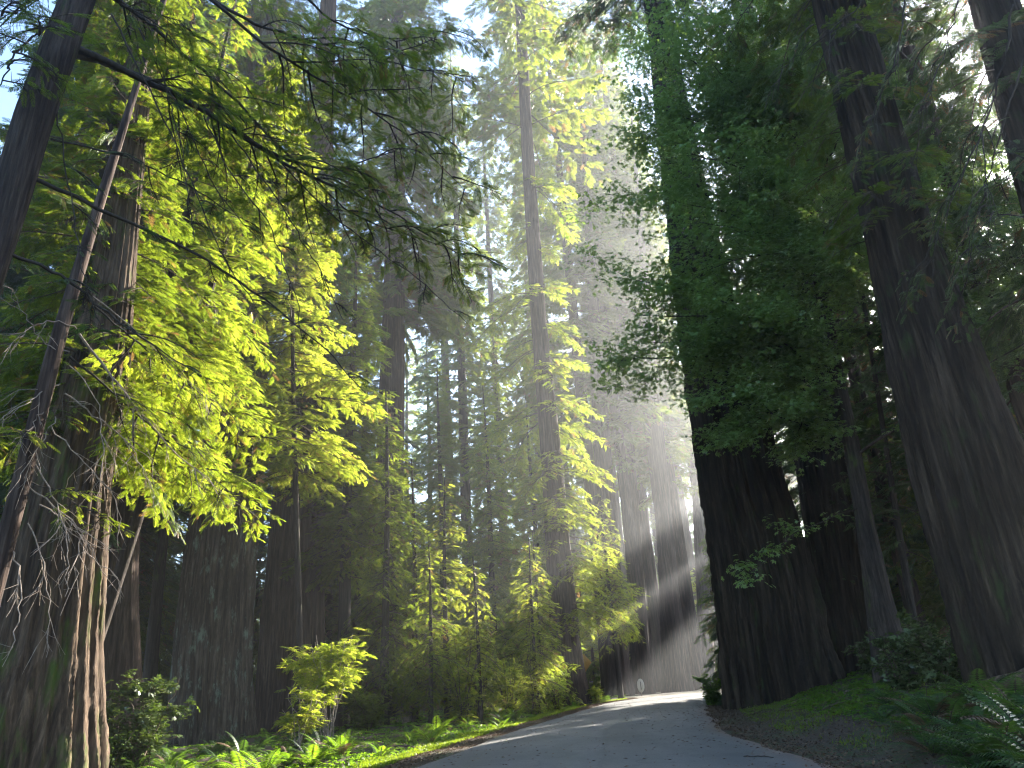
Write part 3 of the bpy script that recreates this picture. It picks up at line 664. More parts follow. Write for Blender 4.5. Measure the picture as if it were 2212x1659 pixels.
young('leafy shaded redwood sapling behind the dark leaning trunk at the upper left', 90, 17, 27, 2.8, LEAF, 57, 190, 1, .27, 28, .35, 6)
wood_dark = [('tall dark-crowned conifer high over the lichen-grey redwood', 470, 33, 47, 3.6, 101), ('tall dark-crowned conifer over the far left redwood', 255, 27, 40, 3.0, 103)]
for lab, X, d, Hh, Rr_, sd in wood_dark:
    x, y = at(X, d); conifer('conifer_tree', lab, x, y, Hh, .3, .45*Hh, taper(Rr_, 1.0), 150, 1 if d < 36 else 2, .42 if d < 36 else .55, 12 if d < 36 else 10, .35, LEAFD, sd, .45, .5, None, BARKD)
# background woods: a few trees of each kind, then copies
def wood(kind, label, group, spots, maker):
    first = None; rng = np.random.default_rng(len(group)*7+3)
    for i, (X, d) in enumerate(spots):
        x, y = at(X, d); loc = (x, y, GZ(x, y)-.05)
        if first is None: first = maker(x, y, label, group)
        else: dup(first, loc, rng.uniform(0, 6.28), (rng.uniform(.85, 1.15), rng.uniform(.85, 1.18)), label, group)
wood('c', 'tall slender conifer in the dim wood behind the left-hand redwoods', 'tall conifers behind the left-hand redwoods',
     [(60, 34), (170, 46), (300, 55), (420, 48), (520, 60), (600, 50), (700, 58), (760, 72), (230, 72), (480, 84), (650, 88), (90, 60), (-60, 50), (830, 66), (20, 26), (-40, 34), (130, 30), (210, 38)],
     lambda x, y, l, g: conifer('conifer_tree', l, x, y, 46, .42, 7, taper(2.9, .9), 170, 2, .60, 9, .35, LEAFD, 81, .5, .5, g))
wood('c', 'bushy young conifer low in the dim wood behind the left-hand redwoods', 'young conifers low behind the left-hand redwoods',
     [(140, 40), (260, 38), (335, 50), (420, 56), (560, 52), (690, 46), (740, 60), (800, 54), (600, 66), (480, 70), (200, 60), (60, 50), (880, 58)],
     lambda x, y, l, g: conifer('young_redwood', l, x, y, 13, .16, .4, lambda t: 2.6*(1-t)**.7+.2, 120, 2, .55, 10, .35, LEAF, 82, .4, .5, g))
wood('c', 'hazy tall conifer far behind the central redwood', 'hazy tall conifers far behind the central redwood',
     [(930, 84), (1010, 92), (1090, 78), (1180, 96), (1240, 84), (1300, 100), (880, 96), (1060, 112), (1360, 110), (960, 118), (1250, 122), (1420, 100), (1470, 120), (1520, 106), (1565, 124), (1390, 130), (1610, 128), (1330, 118), (1445, 134)],
     lambda x, y, l, g: conifer('conifer_tree', l, x, y, 44, .45, 5, taper(3.3, .8), 170, 2, .64, 8, .35, LEAF, 83, .5, .5, g))
wood('c', 'hazy young conifer far beyond the road bend', 'hazy young conifers far beyond the road bend',
     [(1260, 72), (1350, 86), (1410, 96), (1470, 104), (1540, 110), (1000, 74), (1110, 70), (1440, 90), (1500, 96), (1380, 80)],
     lambda x, y, l, g: conifer('young_redwood', l, x, y, 12, .15, .3, lambda t: 2.8*(1-t)**.7+.2, 110, 2, .58, 9, .35, LEAFY, 84, .4, .6, g))
wood('c', 'shaded tall conifer in the wood behind the right-hand redwoods', 'tall conifers behind the right-hand redwoods',
     [(2165, 30), (2190, 48), (2250, 36), (2120, 62), (2330, 28)],
     lambda x, y, l, g: conifer('conifer_tree', l, x, y, 44, .42, 6, taper(2.8, .9), 170, 2, .58, 9, .35, LEAFD, 85, .5, .4, g))
wood('c', 'bushy young conifer low in the wood behind the right-hand redwoods', 'young conifers low behind the right-hand redwoods',
     [(1900, 44), (1950, 40), (2030, 42), (2090, 34), (2160, 40), (2000, 54), (1880, 60), (2130, 52), (2230, 40)],
     lambda x, y, l, g: conifer('young_redwood', l, x, y, 12, .15, .3, lambda t: 2.6*(1-t)**.7+.2, 110, 2, .52, 10, .35, LEAF, 86, .4, .45, g))
wood('c', 'distant bushy conifer low between the right-hand trunks, pale against the bright sky', 'distant conifers between the right-hand trunks',
     [(1600, 96), (1690, 112), (1770, 118), (1850, 112), (1930, 104), (2010, 104), (2080, 94), (2150, 100), (1560, 110), (1650, 120), (1980, 116)],
     lambda x, y, l, g: conifer('conifer_tree', l, x, y, 24, .28, 1.5, taper(3.6, .7), 150, 2, .66, 8, .35, LEAF, 87, .45, .5, g))
wood('c', 'very tall thin-crowned redwood behind the central redwood, its top out of the picture', 'very tall redwoods behind the central redwood',
     [(1010, 72), (1215, 68), (1290, 60), (1400, 74), (1090, 84), (1340, 84), (1470, 70), (1180, 90), (1365, 62), (1440, 66)],
     lambda x, y, l, g: conifer('redwood_tree', l, x, y, 78, .62, 20, lambda t: 3.9*(1-t)**.6+.8, 250, 2, .50, 9, .35, LEAF, 88, .55, .5, g))
def along_sun(s, t):
    return s*.795 + t*.606, -s*.606 + t*.795
first = None
for k, (s_, t_) in enumerate([(-30.5, 104), (-35.5, 80), (-42, 90), (-28.7, 91), (-33, 97)]):  # tall crowns added up-sun to keep sunlight off the haze
    x, y = along_sun(s_, t_); lab, grp = 'tall redwood beyond the bend, standing against the sun behind the massive roadside redwood', 'tall redwoods beyond the bend against the sun'
    if first is None: first = conifer('redwood_tree', lab, x, y, 62, .6, 26, lambda t: 3.6*(1-t)**.6+.8, 120, 2, .55, 8, .35, LEAF, 89, .8, .5, grp)
    else: dup(first, (x, y, GZ(x, y)), k*1.3, (1, .9+.05*k), lab, grp)
for k, (s_, t_, off) in enumerate([(-20.0, 70, .7), (-24.5, 74, 0.0), (-29.0, 84, 1.56)]):  # trees added for their bough tiers, tilted to cast dark bars between the light beams
    x, y = along_sun(s_, t_)
    tr = conifer('redwood_tree', ['leaning redwood with tilted tiers of boughs beyond the bend, nearest the road', 'leaning redwood with tilted tiers of boughs beyond the bend, middle one of three', 'leaning redwood with tilted tiers of boughs beyond the bend, farthest from the road'][k], x, y, 24, .25, 22.5, lambda t: .8, 8, 2, .5, 12, .35, LEAF, 90+k, .1, .5, None)
    at_ = Acc(); wt = []
    for z in (15.3, 18.9):
        for q in range(30):
            az = q*.61 + RNG.normal(0, .15); L = RNG.uniform(2.0, 3.3)
            add_bough(at_, wt, RNG, np.array([0, 0, z+off+RNG.uniform(-.42, .42)]), az, math.atan(.46*math.cos(az+.65)) + RNG.normal(0, .05), L, .12, 2, .5, 24, .5)
    flush_wood(at_, wt, 4, 1); add_crown(tr, at_, LEAF)
wood('c', 'narrow dark conifer standing between the two massive right-hand redwoods', 'narrow conifers between the two massive right-hand redwoods',
     [(1785, 38), (1850, 42), (1915, 50), (1990, 44), (1945, 36)],
     lambda x, y, l, g: conifer('conifer_tree', l, x, y, 40, .36, 5, taper(1.7, .9), 170, 2, .5, 13, .35, LEAFD, 93, .4, .4, g))
# light blockers: dense young trees added out of sight behind the massive roadside redwood
for k, (x, y, Hh, Rr_) in enumerate([(13.4, 40.0, 9.5, 1.8), (12.9, 43.2, 11, 1.7)]):
    conifer('young_redwood', ['dense dark young redwood hidden behind the massive roadside redwood', 'dense young redwood at the inside of the bend, behind the massive roadside redwood'][k], x, y, Hh, .17, .3, lambda t, R=Rr_: R*(1-t)**.45 + .2, 170, 2, .5, 14, .35, LEAFD, 95+k, .0, .4, None, BARKD)
# trees off to the right whose crowns shade the road in front of the camera
for i, (x, y, H) in enumerate([(17, 8, 40), (15, -1, 36), (-15, -3, 44), (-20, 12, 46)]):
    lab, grp = 'tall conifer of the surrounding wood whose shade falls on the road', 'conifers around the near end of the road'
    if i == 0: shade0 = conifer('conifer_tree', lab, x, y, H, .5, 5, taper(4.2, 1.2), 230, 2, .62, 12, .35, LEAFD, 91, .25, .4, grp)
    else: dup(shade0, (x, y, GZ(x, y)), i*1.7, (1.0, H/40), lab, grp)
# ------------------------------------------------------------------ bigleaf maple on the right
def maple_leaf(L, fold=.12, seed=0):
    rng = np.random.default_rng(seed); v = []
    for a, l, wd in ((0, 1.0, .42), (48, .86, .36), (-48, .86, .36), (98, .5, .28), (-98, .5, .28)):
        a = math.radians(a); d = np.array([math.cos(a), math.sin(a), -.10])
        v += kite((0, 0, 0), d, np.array([0, 0, 1.]), L*l, L*wd, fold, .58)
    return np.array(v)
def maple_twig(seed, n=8, L=.105):
    rng = np.random.default_rng(seed); lf = maple_leaf(1.0); V = []
    for k in range(n):
        a = rng.uniform(0, 6.28); r = rng.uniform(.05, .42); p = np.array([r*math.cos(a), r*math.sin(a), rng.normal(0, .05) - .18*r])
        d = np.array([math.cos(a+rng.normal(0, .5)), math.sin(a+rng.normal(0, .5)), rng.uniform(-.6, .05)])
        M = frames(d[None], np.array([[rng.normal(0, .3), rng.normal(0, .3), 1.]]), [L*rng.uniform(.7, 1.3)])[0]
        V.append(lf @ M.T + p)
    return np.concatenate(V)
MTW = [maple_twig(s) for s in range(5)]
MAP, axm, rdm, bm = hero('maple_tree', 'slender dark maple with broad green leaves between the two massive right-hand redwoods', 'tree',
    [(1480, 1940, 84), (1300, 1900, 56), (1123, 1868, 37), (960, 1840, 34), (780, 1800, 31), (560, 1765, 28), (330, 1735, 22)], 25, 24, BARKD, 22, 1.4, 130, .05, 9, .12)
mrng = np.random.default_rng(77)
mac = Acc(); mwd = Acc()
def maple_limb(p0X, p0Y, p1X, p1Y, d1, r0, nsub, leaves, spread=1.0, sub=None, d0=25):
    a = pt(p0X, p0Y, d0) - bm; b = pt(p1X, p1Y, d1) - bm; mid = (a+b)/2 + np.array([mrng.normal(0, .3), mrng.normal(0, .3), .06*np.linalg.norm(b-a)])
    Q = limb_mesh(mwd, [a, mid, b], r0, .012, 6, 0, 14, .03, mrng)
    P = []
    for k in range(nsub):
        f = .25 + .75*(k+mrng.uniform(0, 1))/nsub; i = min(int(f*13), 12); p = Q[i]
        v = mrng.normal(0, 1, 3)*np.array([1, 1, .45]); v /= np.linalg.norm(v); L = spread*mrng.uniform(.5, 1.5)
        q1 = p + v*L*.55; q2 = q1 + (v + mrng.normal(0, .35, 3) + np.array([0, 0, -.2]))*L*.45
        limb_mesh(mwd, [p, q1, q2], .012, .004, 3, 0, 5, .01, mrng)
        m = max(2, int(leaves*L))
        t = mrng.uniform(.2, 1.05, m)[:, None]
        pp = np.where(t < .55, p + (q1-p)*(t/.55), q1 + (q2-q1)*((t-.55)/.45)) + mrng.normal(0, 1, (m, 3))*np.array([.26, .26, .12])*spread
        P.append(pp)
    pos = np.concatenate(P); n = len(pos)
    dd = mrng.normal(0, 1, (n, 3))*np.array([1, 1, .25]); up = np.stack([mrng.normal(0, .35, n), mrng.normal(0, .35, n)-.15, np.ones(n)], -1)
    M = frames(dd, up, mrng.uniform(.8, 1.25, n)); tint = np.clip(.45 + mrng.normal(0, .16, n), 0, 1); w_ = mrng.integers(0, 5, n)
    for k in range(5): put(mac, MTW[k], pos[w_ == k], M[w_ == k], tint[w_ == k])
for a in [  # from the trunk to where the photo shows the leaf masses
    (1735, 330, 1480, 60, 23), (1735, 330, 1640, 40, 23), (1735, 330, 1760, -60, 24), (1750, 450, 1430, 230, 22), (1750, 450, 1560, 240, 23), (1765, 560, 1400, 420, 22),
    (1765, 560, 1560, 430, 23), (1790, 720, 1340, 600, 22), (1790, 720, 1470, 560, 23), (1800, 780, 1310, 780, 22), (1800, 780, 1400, 740, 23), (1735, 330, 1640, 200, 22),
    (1750, 450, 1660, 380, 22), (1765, 560, 1660, 560, 23), (1750, 450, 1850, 250, 23), (1765, 560, 1900, 420, 22), (1780, 640, 1880, 560, 22), (1735, 330, 1380, 120, 22), (1735, 330, 1540, 140, 21), (1750, 450, 1340, 300, 23), (1735, 330, 1520, 20, 20), (1735, 330, 1700, 120, 21), (1765, 560, 1500, 480, 21), (1765, 560, 1570, 560, 21), (1800, 780, 1370, 680, 22), (1750, 450, 1480, 330, 20), (1735, 330, 1330, 30, 23), (1750, 450, 1310, 420, 24), (1735, 330, 1360, 220, 22), (1735, 330, 1430, -40, 21)]:
    maple_limb(*a, .05, 15, 14, 1.6)
for a in [(1800, 780, 1530, 860, 22), (1800, 790, 1560, 720, 22), (1815, 850, 1520, 960, 23), (1840, 960, 1640, 890, 22.5), (1815, 850, 1540, 640, 21)]:
    maple_limb(*a, .035, 15, 20, 1.0)
maple_limb(1862, 1090, 1590, 1270, 22, .02, 6, 12, .5)
maple_limb(1850, 985, 2230, 730, 22, .05, 4, 3, .5)
maple_limb(1825, 880, 1700, 905, 23, .025, 3, 4, .5); maple_limb(1812, 810, 1640, 800, 23.5, .03, 4, 6, .6)
link('branches_of_maple', mwd.mesh('limb', [BARKD]), MAP).name = 'limb'
link('crown', mac.mesh('crown', [MAPLE], smooth=False), MAP)

# a second broadleaf at the right edge
MB = empty('maple_tree', (16.5, 21.0, GZ(16.5, 21.0)), 'leafy green maple crown behind the massive trunk at the right edge', 'tree')
mac = Acc(); mwd = Acc(); bm = np.array(MB.location)
tq = limb_mesh(mwd, [(0, 0, -.4), (.1, .1, 4), (.0, .3, 9), (.2, .2, 15)], .17, .05, 10, 0, 20, .03, mrng)
for X, Y, d in [(2100, 380, 25), (2180, 450, 25), (2120, 560, 26), (2200, 620, 25), (2150, 300, 25), (2060, 460, 27), (2210, 760, 25), (2150, 700, 26)]:
    q = tq[mrng.integers(9, 19)]; b = pt(X, Y, d) - bm
    P = []
    Q = limb_mesh(mwd, [q, (q+b)/2+np.array([0, 0, .3]), b], .03, .008, 5, 0, 10, .03, mrng)
    pos = Q[mrng.integers(4, 10, 170)] + mrng.normal(0, 1, (170, 3))*np.array([.7, .7, .35]); n = 170
    M = frames(mrng.normal(0, 1, (n, 3))*np.array([1, 1, .25]), np.stack([mrng.normal(0, .3, n), mrng.normal(0, .3, n), np.ones(n)], -1), mrng.uniform(.8, 1.25, n))
    put(mac, MTW[mrng.integers(5)], pos, M, np.clip(.5+mrng.normal(0, .15, n), 0, 1))
link('trunk', mwd.mesh('trunk', [BARKD]), MB); link('crown', mac.mesh('crown', [MAPLE], smooth=False), MB)

# drooping bare twigs in the upper right corner
def drooping(root, base, pts, d, r0, forks, leaves):
    P = np.array([pt(X, Y, d) for X, Y in pts]) - base; a = Acc(); Q = limb_mesh(a, P, r0, .005, 5, 1, 18, .02); wood = []
    for k in range(forks):
        i = RNG.integers(3, 16); v = (Q[i+1]-Q[i]); v = v/np.linalg.norm(v) + RNG.normal(0, .45, 3) + np.array([0, 0, -.5]); v /= np.linalg.norm(v); L = RNG.uniform(.5, 1.6)
        E2 = limb_mesh(a, [Q[i], Q[i]+v*L*.5, Q[i]+v*L*.9+np.array([0, 0, -.25*L])], r0*.45, .003, 4, 1, 8, .015)
        if RNG.uniform() < leaves: add_bough(a, wood, RNG, E2[3], math.atan2(v[1], v[0]), -.4, L*.7, .65, 0, .26, 24, .4)
    flush_wood(a, wood, 4, 1)
    if not a.n: return
    link('drooping_branch', a.mesh('drooping_branch', [LEAFD, TWIGD, DEADL], smooth=False), root)
for pts, r0, f in [([(2190, 10), (2165, 150), (2120, 290), (2060, 420), (2000, 560)], .03, 9), ([(2210, 130), (2150, 330), (2105, 480), (2080, 640)], .022, 8),
                   ([(1960, -30), (1940, 120), (1890, 230), (1850, 330)], .02, 8), ([(2080, -30), (2040, 120), (1990, 230), (1940, 300)], .02, 8),
                   ([(2120, 290), (2130, 420), (2060, 560), (2010, 600)], .014, 6), ([(1900, -40), (1830, 40), (1740, 110), (1660, 170)], .02, 10)]:
    drooping(R6, br6, pts, 15, r0, f, .7)

# ------------------------------------------------------------------ ferns
def fern_acc(seed, nf=13, L=1.0, pairs=18, spread=.9):
    rng = np.random.default_rng(seed); a = Acc(); sp = []; V = []; T = []
    for k in range(nf):
        az = k*2.4 + rng.normal(0, .3); el0 = rng.uniform(.75, 1.35); l = L*rng.uniform(.65, 1.1); bend = rng.uniform(.9, 1.7)*spread
        q = np.linspace(0, 1, 9); ang = el0 - bend*q**1.3
        st = np.cumsum(np.stack([np.cos(ang), np.zeros(9), np.sin(ang)], -1)*l/9, 0) - np.array([np.cos(ang[0]), 0, np.sin(ang[0])])*l/9
        side_tw = rng.normal(0, .25)
        ca, sa = math.cos(az), math.sin(az); Rm = np.array([[ca, -sa, 0], [sa, ca, 0], [0, 0, 1]])
        sp.append((st @ Rm.T, np.linspace(.008, .002, 9)))
        tn = np.clip(.5 + rng.normal(0, .2), 0, 1)
        for j in range(pairs):
            f = .12 + .87*j/pairs; p = np.array([np.interp(f, q, st[:, c]) for c in range(3)]); an = np.interp(f, q, ang)
            tg = np.array([math.cos(an), 0, math.sin(an)]); nm = np.array([-math.sin(an), 0, math.cos(an)])
            pl = l*.15*(math.sin(math.pi*(.12+.86*f)))**.7 + .01
            for s in (1, -1):
                d = np.array([0, s, 0]) + tg*.35 + nm*(-.12 + side_tw*s*.4)
                V += [np.array(kite(p, d, nm, pl, l*.030, .12, .3)) @ Rm.T]; T.append(tn)
    V = np.concatenate(V); a.add(V, np.arange(len(V)).reshape(-1, 4), 0, np.repeat(T, 4))
    dead = rng.uniform(0, 1, nf) < .16; a.m[-1][:] = np.repeat(np.where(dead, 2, 0), pairs*2)
    v, qd = tubes(np.stack([s[0] for s in sp]), np.stack([s[1] for s in sp]), 3); a.add(v, qd, 1)
    return a
FM = [fern_acc(s, 7+2*s, 1.0, 18).mesh('fern', [FERN, TWIG, LITTER], smooth=False) for s in range(5)]
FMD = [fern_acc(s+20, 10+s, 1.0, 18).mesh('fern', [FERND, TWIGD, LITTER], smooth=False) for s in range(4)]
frng = np.random.default_rng(5)
def fern(x, y, s, label, group, M=FM):
    o = link('fern', M[frng.integers(len(M))], None, (x, y, GZ(x, y)-.02)); o.rotation_euler = (frng.normal(0, .08), frng.normal(0, .08), frng.uniform(0, 6.28)); o.scale = (s, s, s*frng.uniform(.9, 1.15))
    tag(o, label, 'fern', group)
for k in range(40):   # along the sunlit left verge
    y = frng.uniform(14.5, 33); x = float(ledge(y)) - frng.uniform(.9, 3.0) - .05*(33-y)
    fern(x, y, frng.uniform(.35, .95), 'sword fern with arching green fronds on the left verge of the road', 'sword ferns on the left verge')
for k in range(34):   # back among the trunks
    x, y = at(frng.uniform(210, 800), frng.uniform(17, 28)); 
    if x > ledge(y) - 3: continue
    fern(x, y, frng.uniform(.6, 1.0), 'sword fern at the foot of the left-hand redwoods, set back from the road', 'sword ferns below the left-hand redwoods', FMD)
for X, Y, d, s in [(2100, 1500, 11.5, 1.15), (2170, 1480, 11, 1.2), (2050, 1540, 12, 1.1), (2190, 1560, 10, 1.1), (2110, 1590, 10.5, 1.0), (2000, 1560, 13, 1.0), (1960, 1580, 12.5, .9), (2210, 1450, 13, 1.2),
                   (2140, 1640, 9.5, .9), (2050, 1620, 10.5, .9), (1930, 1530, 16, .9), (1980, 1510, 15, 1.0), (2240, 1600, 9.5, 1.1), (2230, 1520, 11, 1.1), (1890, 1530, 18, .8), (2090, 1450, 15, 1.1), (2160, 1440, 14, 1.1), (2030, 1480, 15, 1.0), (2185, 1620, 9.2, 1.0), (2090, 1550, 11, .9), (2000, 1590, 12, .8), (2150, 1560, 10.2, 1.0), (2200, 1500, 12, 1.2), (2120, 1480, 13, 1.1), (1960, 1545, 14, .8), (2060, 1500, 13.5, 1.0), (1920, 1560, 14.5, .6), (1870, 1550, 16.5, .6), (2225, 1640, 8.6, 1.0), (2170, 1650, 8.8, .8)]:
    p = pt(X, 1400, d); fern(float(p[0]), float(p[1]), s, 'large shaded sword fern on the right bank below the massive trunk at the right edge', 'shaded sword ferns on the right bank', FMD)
for k in range(14):
    y = frng.uniform(43, 52); x = float(np.interp(y, LE[:8, 1], LE[:8, 0])) - frng.uniform(.8, 2.2)
    fern(x, y, frng.uniform(.5, .8), 'small sunlit fern at the foot of the central redwood by the bend', 'small ferns by the central redwood')

# ------------------------------------------------------------------ shrubs
def shrub(name, label, x, y, H, Rw, leafm, seed, n, leafL, leafW, bare=.35, tmpl=None, ss=.25, tb=.5, stems=7, twigm=None, dome=False):
    rng = np.random.default_rng(seed); z = GZ(x, y); root = empty(name, (x, y, z), label, 'shrub')
    ws = Acc(); lf = Acc(); tips = []
    for k in range(stems):
        az = rng.uniform(0, 6.28); r = Rw*math.sqrt(rng.uniform(.05, 1)); h = H*(rng.uniform(.6, 1) if not dome else (1-.35*(r/Rw)**2)*rng.uniform(.85, 1))
        P = [(rng.normal(0, .08), rng.normal(0, .08), -.1), (r*.4*math.cos(az), r*.4*math.sin(az), h*.5), (r*math.cos(az), r*math.sin(az), h)]
        Q = limb_mesh(ws, P, .022, .006, 5, 0, 12, .02, rng)
        for j in range(7):
            i = rng.integers(int(11*bare), 11); v = rng.normal(0, 1, 3)*np.array([1, 1, .4]); v /= np.linalg.norm(v); L = Rw*rng.uniform(.25, .6)
            tips.append(limb_mesh(ws, [Q[i], Q[i]+v*L*.5, Q[i]+v*L+np.array([0, 0, .05])], .008, .003, 3, 0, 6, .01, rng))
    A = np.concatenate(tips); pos = A[rng.integers(0, len(A), n)] + rng.normal(0, .05*Rw, (n, 3))
    d = rng.normal(0, 1, (n, 3))*np.array([1, 1, .35]); up = np.stack([rng.normal(0, .4, n), rng.normal(0, .4, n), np.ones(n)], -1)
    t = tmpl if tmpl is not None else np.concatenate([np.array(kite((0, 0, 0), (math.cos(a), math.sin(a), .05), np.array([0, 0, 1.]), leafL, leafW, .15, .5)) + np.array([.03*k, 0, 0]) for k, a in enumerate((-1.2, -.4, .4, 1.2, 2.4))])
    put(lf, t, pos, frames(d, up, rng.uniform(.7, 1.3, n)*(ss if tmpl is not None else 1)), np.clip(tb+rng.normal(0, .16, n), 0, 1))
    link('stems', ws.mesh('stem', [twigm or TWIG]), root).name = 'stem'; link('crown', lf.mesh('crown', [leafm], smooth=False), root)
    return root
x, y = at_low(330, 20); shrub('shrub', 'pale glossy-leaved shrub in front of the lichen-grey redwood', x, y, 1.9, 1.15, SALAL, 1, 1100, .11, .05, .35, None, 1, .6, 9)
x, y = at_low(250, 19.5); shrub('shrub', 'low glossy-leaved shrub at the foot of the far left redwood', x, y, 1.1, .7, SALAL, 2, 700, .09, .04, .3, None, 1, .5, 6)
x, y = at_low(715, 24); shrub('shrub', 'sunlit domed redwood sapling with bare twigs under its leafy top, right of the lichen-grey trunk', x, y, 3.3, 1.15, LEAFY, 3, 1300, 0, 0, .62, SPRAY[1][0], .30, .65, 16, DEADT, True)
x, y = at_low(650, 22.5); shrub('shrub', 'small sprawling redwood sapling at the left foot of the domed sapling', x, y, 1.5, .75, LEAFY, 4, 330, 0, 0, .4, SPRAY[1][1], .28, .6, 7, DEADT)
x, y = at_low(1555, 36); shrub('shrub', 'bright yellow-green bush at the left foot of the massive roadside redwood', 7.3, 33.2, 1.25, .62, FERN, 5, 900, .10, .055, .1, None, 1, .75, 8)
x, y = at_low(1290, 44.5); shrub('shrub', 'small bright sapling at the right foot of the central redwood', x-.1, y, .95, .4, LEAFY, 6, 160, 0, 0, .2, SPRAY[1][2], .34, .7, 5)
x, y = at_low(880, 33); shrub('shrub', 'twiggy sunlit bush left of the bright thicket', x, y, 2.6, 1.0, LEAFY, 7, 520, 0, 0, .3, SPRAY[1][0], .30, .6, 10, DEADT)
x, y = at_low(800, 30); shrub('shrub', 'dim low bush between the domed sapling and the bright thicket', x, y, 1.7, 1.1, LEAF, 8, 700, 0, 0, .2, SPRAY[1][1], .32, .4, 9)
x, y = at_low(1110, 39); shrub('shrub', 'leafy sunlit bush behind the tall ferns of the left verge', x, y, 2.2, 1.0, LEAFY, 9, 600, 0, 0, .2, SPRAY[1][2], .34, .6, 9)
for i, (x, y, H_, R_, lab) in enumerate([(-2.6, 30.5, 3.4, 1.2, 'sunlit redwood sapling at the near end of the bright thicket'), (-.9, 33.5, 2.6, 1.1, 'low sunlit redwood sapling between two taller saplings of the bright thicket'),
        (.0, 36.2, 4.0, 1.4, 'broad sunlit redwood sapling in the middle of the verge before the central redwood'), (1.2, 39.2, 3.0, 1.2, 'sunlit redwood sapling at the far end of the bright thicket, close to the central redwood'), (-2.2, 34.5, 5.0, 1.5, 'tallest sunlit sapling at the front of the bright thicket')]):
    shrub('shrub', lab, x, y, H_, R_, LEAFY, 40+i, 620, 0, 0, .12, SPRAY[1][i % 3], .30, .68, 12)
for i, (X, d) in enumerate([(1950, 21), (2010, 24), (1900, 27), (2060, 20)]):
    x, y = at_low(X, d); shrub('shrub', ['grey-green bush behind the fern bank, nearest the maple trunk', 'grey-green bush between the maple trunk and the massive trunk at the right edge', 'small grey-green bush at the right foot of the brown redwood', 'shaded bush at the left foot of the massive trunk at the right edge'][i], x, y, 1.5, .9, SALAL, 20+i, 800, .11, .05, .2, None, 1, .45, 8)

# ------------------------------------------------------------------ ground cover
def scatter(name, n, posf, tm, mat, s0, s1, flat=.3, seed=0, up=False, tb=.5, lift=.01):
    rng = np.random.default_rng(seed); P = posf(rng, n); n = len(P); z = gz(P[:, 0], P[:, 1]) + lift
    pos = np.c_[P, z]
    if up: d = np.stack([rng.normal(0, .5, n), rng.normal(0, .5, n), np.ones(n)], -1); u = rng.normal(0, 1, (n, 3))
    else: d = np.stack([rng.normal(0, 1, n), rng.normal(0, 1, n), rng.normal(0, flat, n)], -1); u = np.stack([rng.normal(0, flat, n), rng.normal(0, flat, n), np.ones(n)], -1)
    a = Acc(); put(a, tm, pos, frames(d, u, rng.uniform(s0, s1, n)), np.clip(tb+rng.normal(0, .22, n), 0, 1))
    return tag(link(name, a.mesh(name, [mat], smooth=False)), kind='stuff')
BL = np.concatenate([np.array(kite((0, 0, 0), (1, .25*k, .0), np.array([0, 0, 1.]), 1.0-.15*abs(k), .12, .2, .4)) for k in (-1, 0, 1)])
ONE = np.array(kite((0, 0, 0), (1, 0, 0), np.array([0, 0, 1.]), 1, .45, .1, .5))
def strip_left(a, b, y0, y1, p=1.0):
    def f(rng, n):
        y = y0 + (y1-y0)*rng.uniform(0, 1, n)**p; return np.stack([ledge(y) - rng.uniform(a, b, n) + .12*np.sin(y*1.7), y], -1)
    return f
def strip_right(a, b, y0, y1):
    def f(rng, n):
        y = rng.uniform(y0, y1, n); u = rng.uniform(0, 1, n)**1.5; return np.stack([redge(y) + a + (b-a)*u + .12*np.sin(y*2.1), y], -1)
    return f
scatter('moss', 26000, strip_left(.55, 1.5, 11, 50), BL, MOSS, .04, .11, seed=1, up=True, tb=.6)
scatter('leaf_litter', 15000, strip_left(-.25, .9, 11, 52), ONE, LITTER, .03, .08, .25, 2, lift=.025)
scatter('leaf_litter', 22000, strip_right(-.35, 4.5, 9, 44), ONE, LITTER, .03, .08, .25, 3, lift=.03)
def on_road(rng, n):
    y = 9 + 40*rng.uniform(0, 1, n)**1.3; u = rng.beta(.35, .35, n); return np.stack([ledge(y)*(1-u) + redge(y)*u, y], -1)
def road_litter():
    rng = np.random.default_rng(41); P = on_road(rng, 2600); u = (P[:, 0]-ledge(P[:, 1]))/(redge(P[:, 1])-ledge(P[:, 1])); n = len(P)
    pos = np.c_[P, .012*P[:, 1] + .03 + .09*(1-(2*u-1)**2)]; a = Acc()
    put(a, ONE, pos, frames(np.stack([rng.normal(0, 1, n), rng.normal(0, 1, n), rng.normal(0, .1, n)], -1), np.stack([rng.normal(0, .1, n), rng.normal(0, .1, n), np.ones(n)], -1), rng.uniform(.03, .09, n)), np.clip(.4+rng.normal(0, .2, n), 0, 1))
    tag(link('leaf_litter', a.mesh('leaf_litter', [LITTER], smooth=False)), kind='stuff')
road_litter()
def clumps_right(rng, n):
    c = np.stack([rng.uniform(4.6, 9, 120), rng.uniform(12, 30, 120)], -1); k = rng.integers(0, 120, n); P = c[k] + rng.normal(0, .32, (n, 2))
    return P[(P[:, 0] > redge(P[:, 1]) + .7)]
scatter('moss', 15000, clumps_right, BL, MOSS, .03, .08, seed=4, up=True, tb=.3)
def floor_left(rng, n):
    y = rng.uniform(12, 46, n); return np.stack([ledge(y) - 1.2 - rng.uniform(0, 1, n)**1.6*11, y], -1)
SOR = np.concatenate([np.array(kite((0, 0, .5), (math.cos(a), math.sin(a), -.1), np.array([0, 0, 1.]), 1.0, .9, .2, .6)) for a in (0, 2.1, 4.2)])
scatter('ground_cover', 16000, floor_left, SOR, FERN, .04, .10, .3, 5, tb=.4, lift=.0)
def floor_right(rng, n):
    y = rng.uniform(9, 36, n); return np.stack([redge(y) + 1.9 + rng.uniform(0, 1, n)*9, y], -1)
scatter('ground_cover', 22000, floor_right, SOR, FERN, .04, .10, .3, 6, tb=.2, lift=.0)
